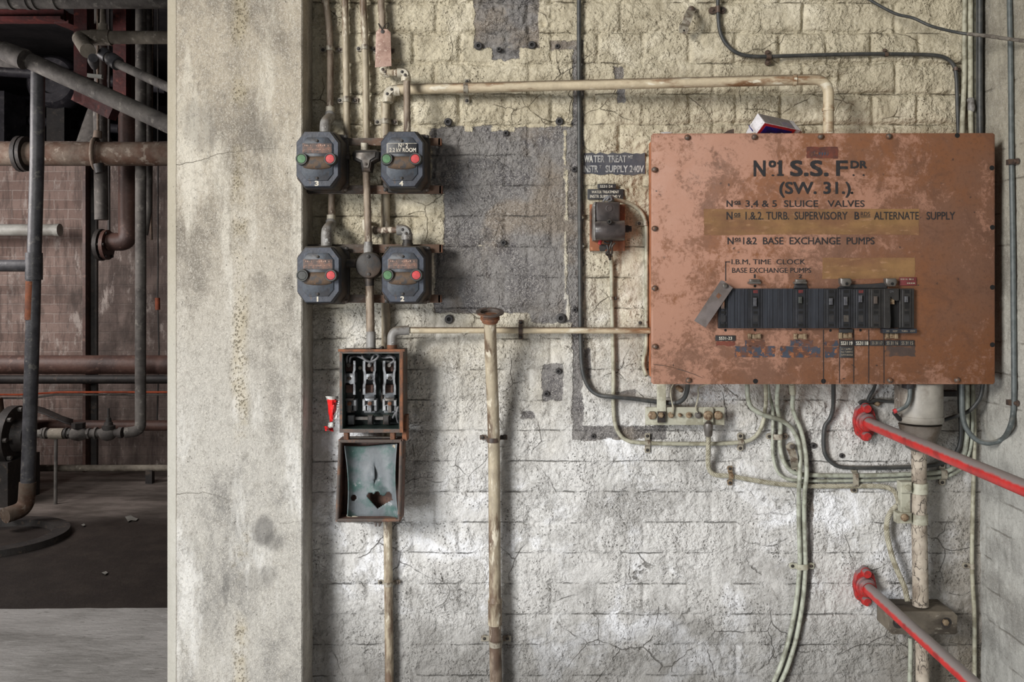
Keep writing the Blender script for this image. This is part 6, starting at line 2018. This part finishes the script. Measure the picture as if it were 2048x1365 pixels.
plant_pipe([(-800, 850, 6.75), (1300, 853, 6.75)], 10.5, PIPEBROWN, 'return_pipe', 'dull pipe low on the wall behind the valve line')

vl = thing('valve_line', 'low valve line with a capped check valve and a stemmed gate valve', 'pipe', bp(160, 885, 6.2), PG)
MB().tube([bp(64, 868, 6.2), bp(244, 866, 6.2)], br(8, 6.2), 16).build('pipe', LAG, vl)
MB().tube([bp(100, 868, 6.2), bp(128, 868, 6.2)], br(11, 6.2), 16).build('sleeve', LAGWARM, vl)
for u in (84, 90, 131, 139, 176, 190):
    MB().tube([bp(u, 867, 6.2), bp(u + 4, 867, 6.2)], br(11.5 if u != 190 else 12, 6.2), 6 if u in (84, 139, 176) else 16).build('union_nut', SOOTIRON if u % 2 else LAG, vl)
MB().tube([bp(140, 868, 6.2), bp(145, 868, 6.2), bp(157, 869, 6.2), bp(169, 868, 6.2), bp(174, 868, 6.2)], [br(8, 6.2), br(12, 6.2), br(14, 6.2), br(12, 6.2), br(8, 6.2)], 18).build('check_valve', LAG, vl)
MB().tube([bp(157, 862, 6.2), bp(157, 856, 6.2), bp(157, 856, 6.2), bp(157, 846, 6.2)], [br(9, 6.2), br(9, 6.2), br(13, 6.2), br(13, 6.2)], 6).build('valve_cap', SOOTIRON, vl)
MB().tube([bp(201, 867, 6.2), bp(206, 867, 6.2), bp(215, 868, 6.2), bp(225, 867, 6.2), bp(230, 867, 6.2)], [br(9, 6.2), br(13, 6.2), br(15, 6.2), br(13, 6.2), br(8, 6.2)], 18).build('gate_valve', LAG, vl)
MB().tube([bp(217, 860, 6.2), bp(217, 852, 6.2), bp(217, 851, 6.2), bp(217, 845, 6.2), bp(217, 844, 6.2), bp(217, 836, 6.2), bp(217, 835, 6.2), bp(217, 817, 6.2)],
          [br(13, 6.2), br(13, 6.2), br(9, 6.2), br(8, 6.2), br(6, 6.2), br(5, 6.2), br(2.4, 6.2), br(2.2, 6.2)], 14).build('bonnet_and_stem', SOOTIRON, vl)
MB().tube([bp(238, 866, 6.2), bp(245, 866, 6.2)], br(11, 6.2), 14).build('union_nut', LAG, vl)
MB().tube([bp(112, 878, 6.2), bp(111, 1009, 6.2)], br(3.4, 6.2), 10).build('leg', LAG, vl)
t = plant_pipe([(28, 937, 6.85), (1300, 935, 6.85)], 6.5, LAGWARM, 'floor_pipe', 'pale pipe lying along the foot of the sooty wall')
for u in (70, 300):
    MB().beam(bp(u, 940, 6.85), bp(u, 968, 6.85), .05, .05).build('support', SOOTIRON, t)

pm = thing('pump_set', 'dark pump casing with bolted end plate, mostly out of the picture behind the upright pipe', 'pump', bp(10, 970, 6.3), PG)
c = bp(20, 872, 6.3)
MB().tube([c + Vector((-.36, 0, 0)), c + Vector((.0, 0, 0)), c + Vector((.0, 0, 0)), c + Vector((.06, 0, 0)), c + Vector((.06, 0, 0)), c + Vector((.13, 0, 0))], [.17, .17, .21, .21, .12, .10], 26).build('casing', SOOTIRON, pm)
for k in range(8):
    a_ = k * math.pi / 4
    q = c + Vector((.0, math.cos(a_) * .185, math.sin(a_) * .185))
    MB().tube([q + Vector((-.02, 0, 0)), q + Vector((.085, 0, 0))], .016, 6).build('bolt', LAG, pm)
MB().box((c.x - .4, c.y - .2, BZ), (c.x + .1, c.y + .2, c.z - .15)).build('plinth', SOOTIRON, pm)
MB().tube([c + Vector((-.1, 0, .1)), c + Vector((-.1, 0, .22)), c + Vector((-.3, 0, .27))], .06, 16).build('outlet', PIPERUST, pm)
sh = thing('cover_sheet', 'dark sagging sheet draped between the pump and the valve line', 'sheet', bp(60, 850, 6.5), PG)
m = MB()
for j in range(7):
    for i in range(15):
        s_, t_ = i / 14, j / 6
        u = -120 + s_ * 266
        v = 846 - 34 * math.exp(-((u - 62) / 62) ** 2) + t_ * 12
        m.v.append(tuple(bp(u, v, 6.62 - .12 * t_)))
for j in range(6):
    for i in range(14):
        a_ = j * 15 + i
        m.f.append((a_, a_ + 1, a_ + 16, a_ + 15))
o = m.build('sheet', SOOTIRON, sh)
o.modifiers.new('thickness', 'SOLIDIFY').thickness = .006

for pts, lab in (([(250, 1034), (262, 1031), (268, 1035), (276, 1038), (272, 1042), (262, 1041), (256, 1044)], 'pale scrap of paper on the dark floor near the column'),
                 ([(203, 1146), (212, 1143), (216, 1146), (210, 1150)], 'small pale scrap on the dark floor nearer the slab edge'),
                 ([(162, 1050), (168, 1048), (171, 1051), (166, 1053)], 'tiny scrap on the dark floor beside the ring mark')):
    def fl(u, v, h_):
        d = (CZ - BZ - h_) * F / (v - VY)
        return B(u, v, d)
    m = MB()
    m.loft([[fl(u, v, .001) for u, v in pts], [fl(u, v, .008) for u, v in pts]])
    solo(m, 'paper_scrap', PALE, lab, 'debris', 'scraps on the plant room floor')
t = thing('ring_mark_kerb', 'low dark ring of an old plinth on the plant room floor', 'plinth', fl(0, 1075, 0), PG)
cq = B(-10, 1080, (CZ - BZ) * F / (1080 - VY))
m = MB()
m.loft([[cq + Vector((math.cos(a_) * r_, math.sin(a_) * r_, h_)) for r_, h_ in ((.30, 0), (.31, .035), (.40, .035), (.41, 0))] for a_ in [2 * math.pi * k / 48 for k in range(49)]], caps=False)
m.build('ring', SOOTIRON, t)

# ------------------------------------------------------------------ the dark gallery above the brick wall
DARKPIPE = plain('sooty pipe', C(74, 72, 78), C(52, 50, 56), 5, C(98, 94, 96), 18, rough=.5)
plant_pipe([(42, 240, 8.5), (240, 258, 8.4)], 9, DARKPIPE, 'sooty_pipe', 'sooty pipe low in the dark gallery above the brickwork')
plant_pipe([(-300, 200, 9.4), (200, 196, 9.4)], 6, DARKPIPE, 'sooty_pipe', 'thin sooty pipe higher in the dark gallery')
plant_pipe([(-300, 120, 7.6), (130, 150, 7.9), (330, 176, 8.1)], 12, DARKPIPE, 'sooty_pipe', 'thick sooty duct slanting behind the lagged pipe')
t = thing('fan_casing', 'dark rounded fan casing in the gallery behind the upright pipe', 'fan', bp(100, 262, 8.3), PG)
q = bp(100, 160, 8.0)
MB().lathe(q + Vector((0, .3, 0)), (0, -1, 0), [(0, .20), (.05, .24), (.25, .24), (.30, .20), (.30, .12), (.26, .11)], 28).build('casing', DARKPIPE, t)
MB().beam(q + Vector((0, .15, -.2)), Vector((q.x, q.y + .15, 2.6)), .16, .12).build('stand', SOOTIRON, t)
t = thing('duct_box', 'dark sheet-metal box in the gallery at the edge of the picture', 'duct', bp(0, 262, 8.2), PG)
q = bp(-12, 215, 8.2)
MB().box((q.x - .3, q.y - .15, 2.62), (q.x + .18, q.y + .2, q.z + .12)).build('casing', DARKPIPE, t)
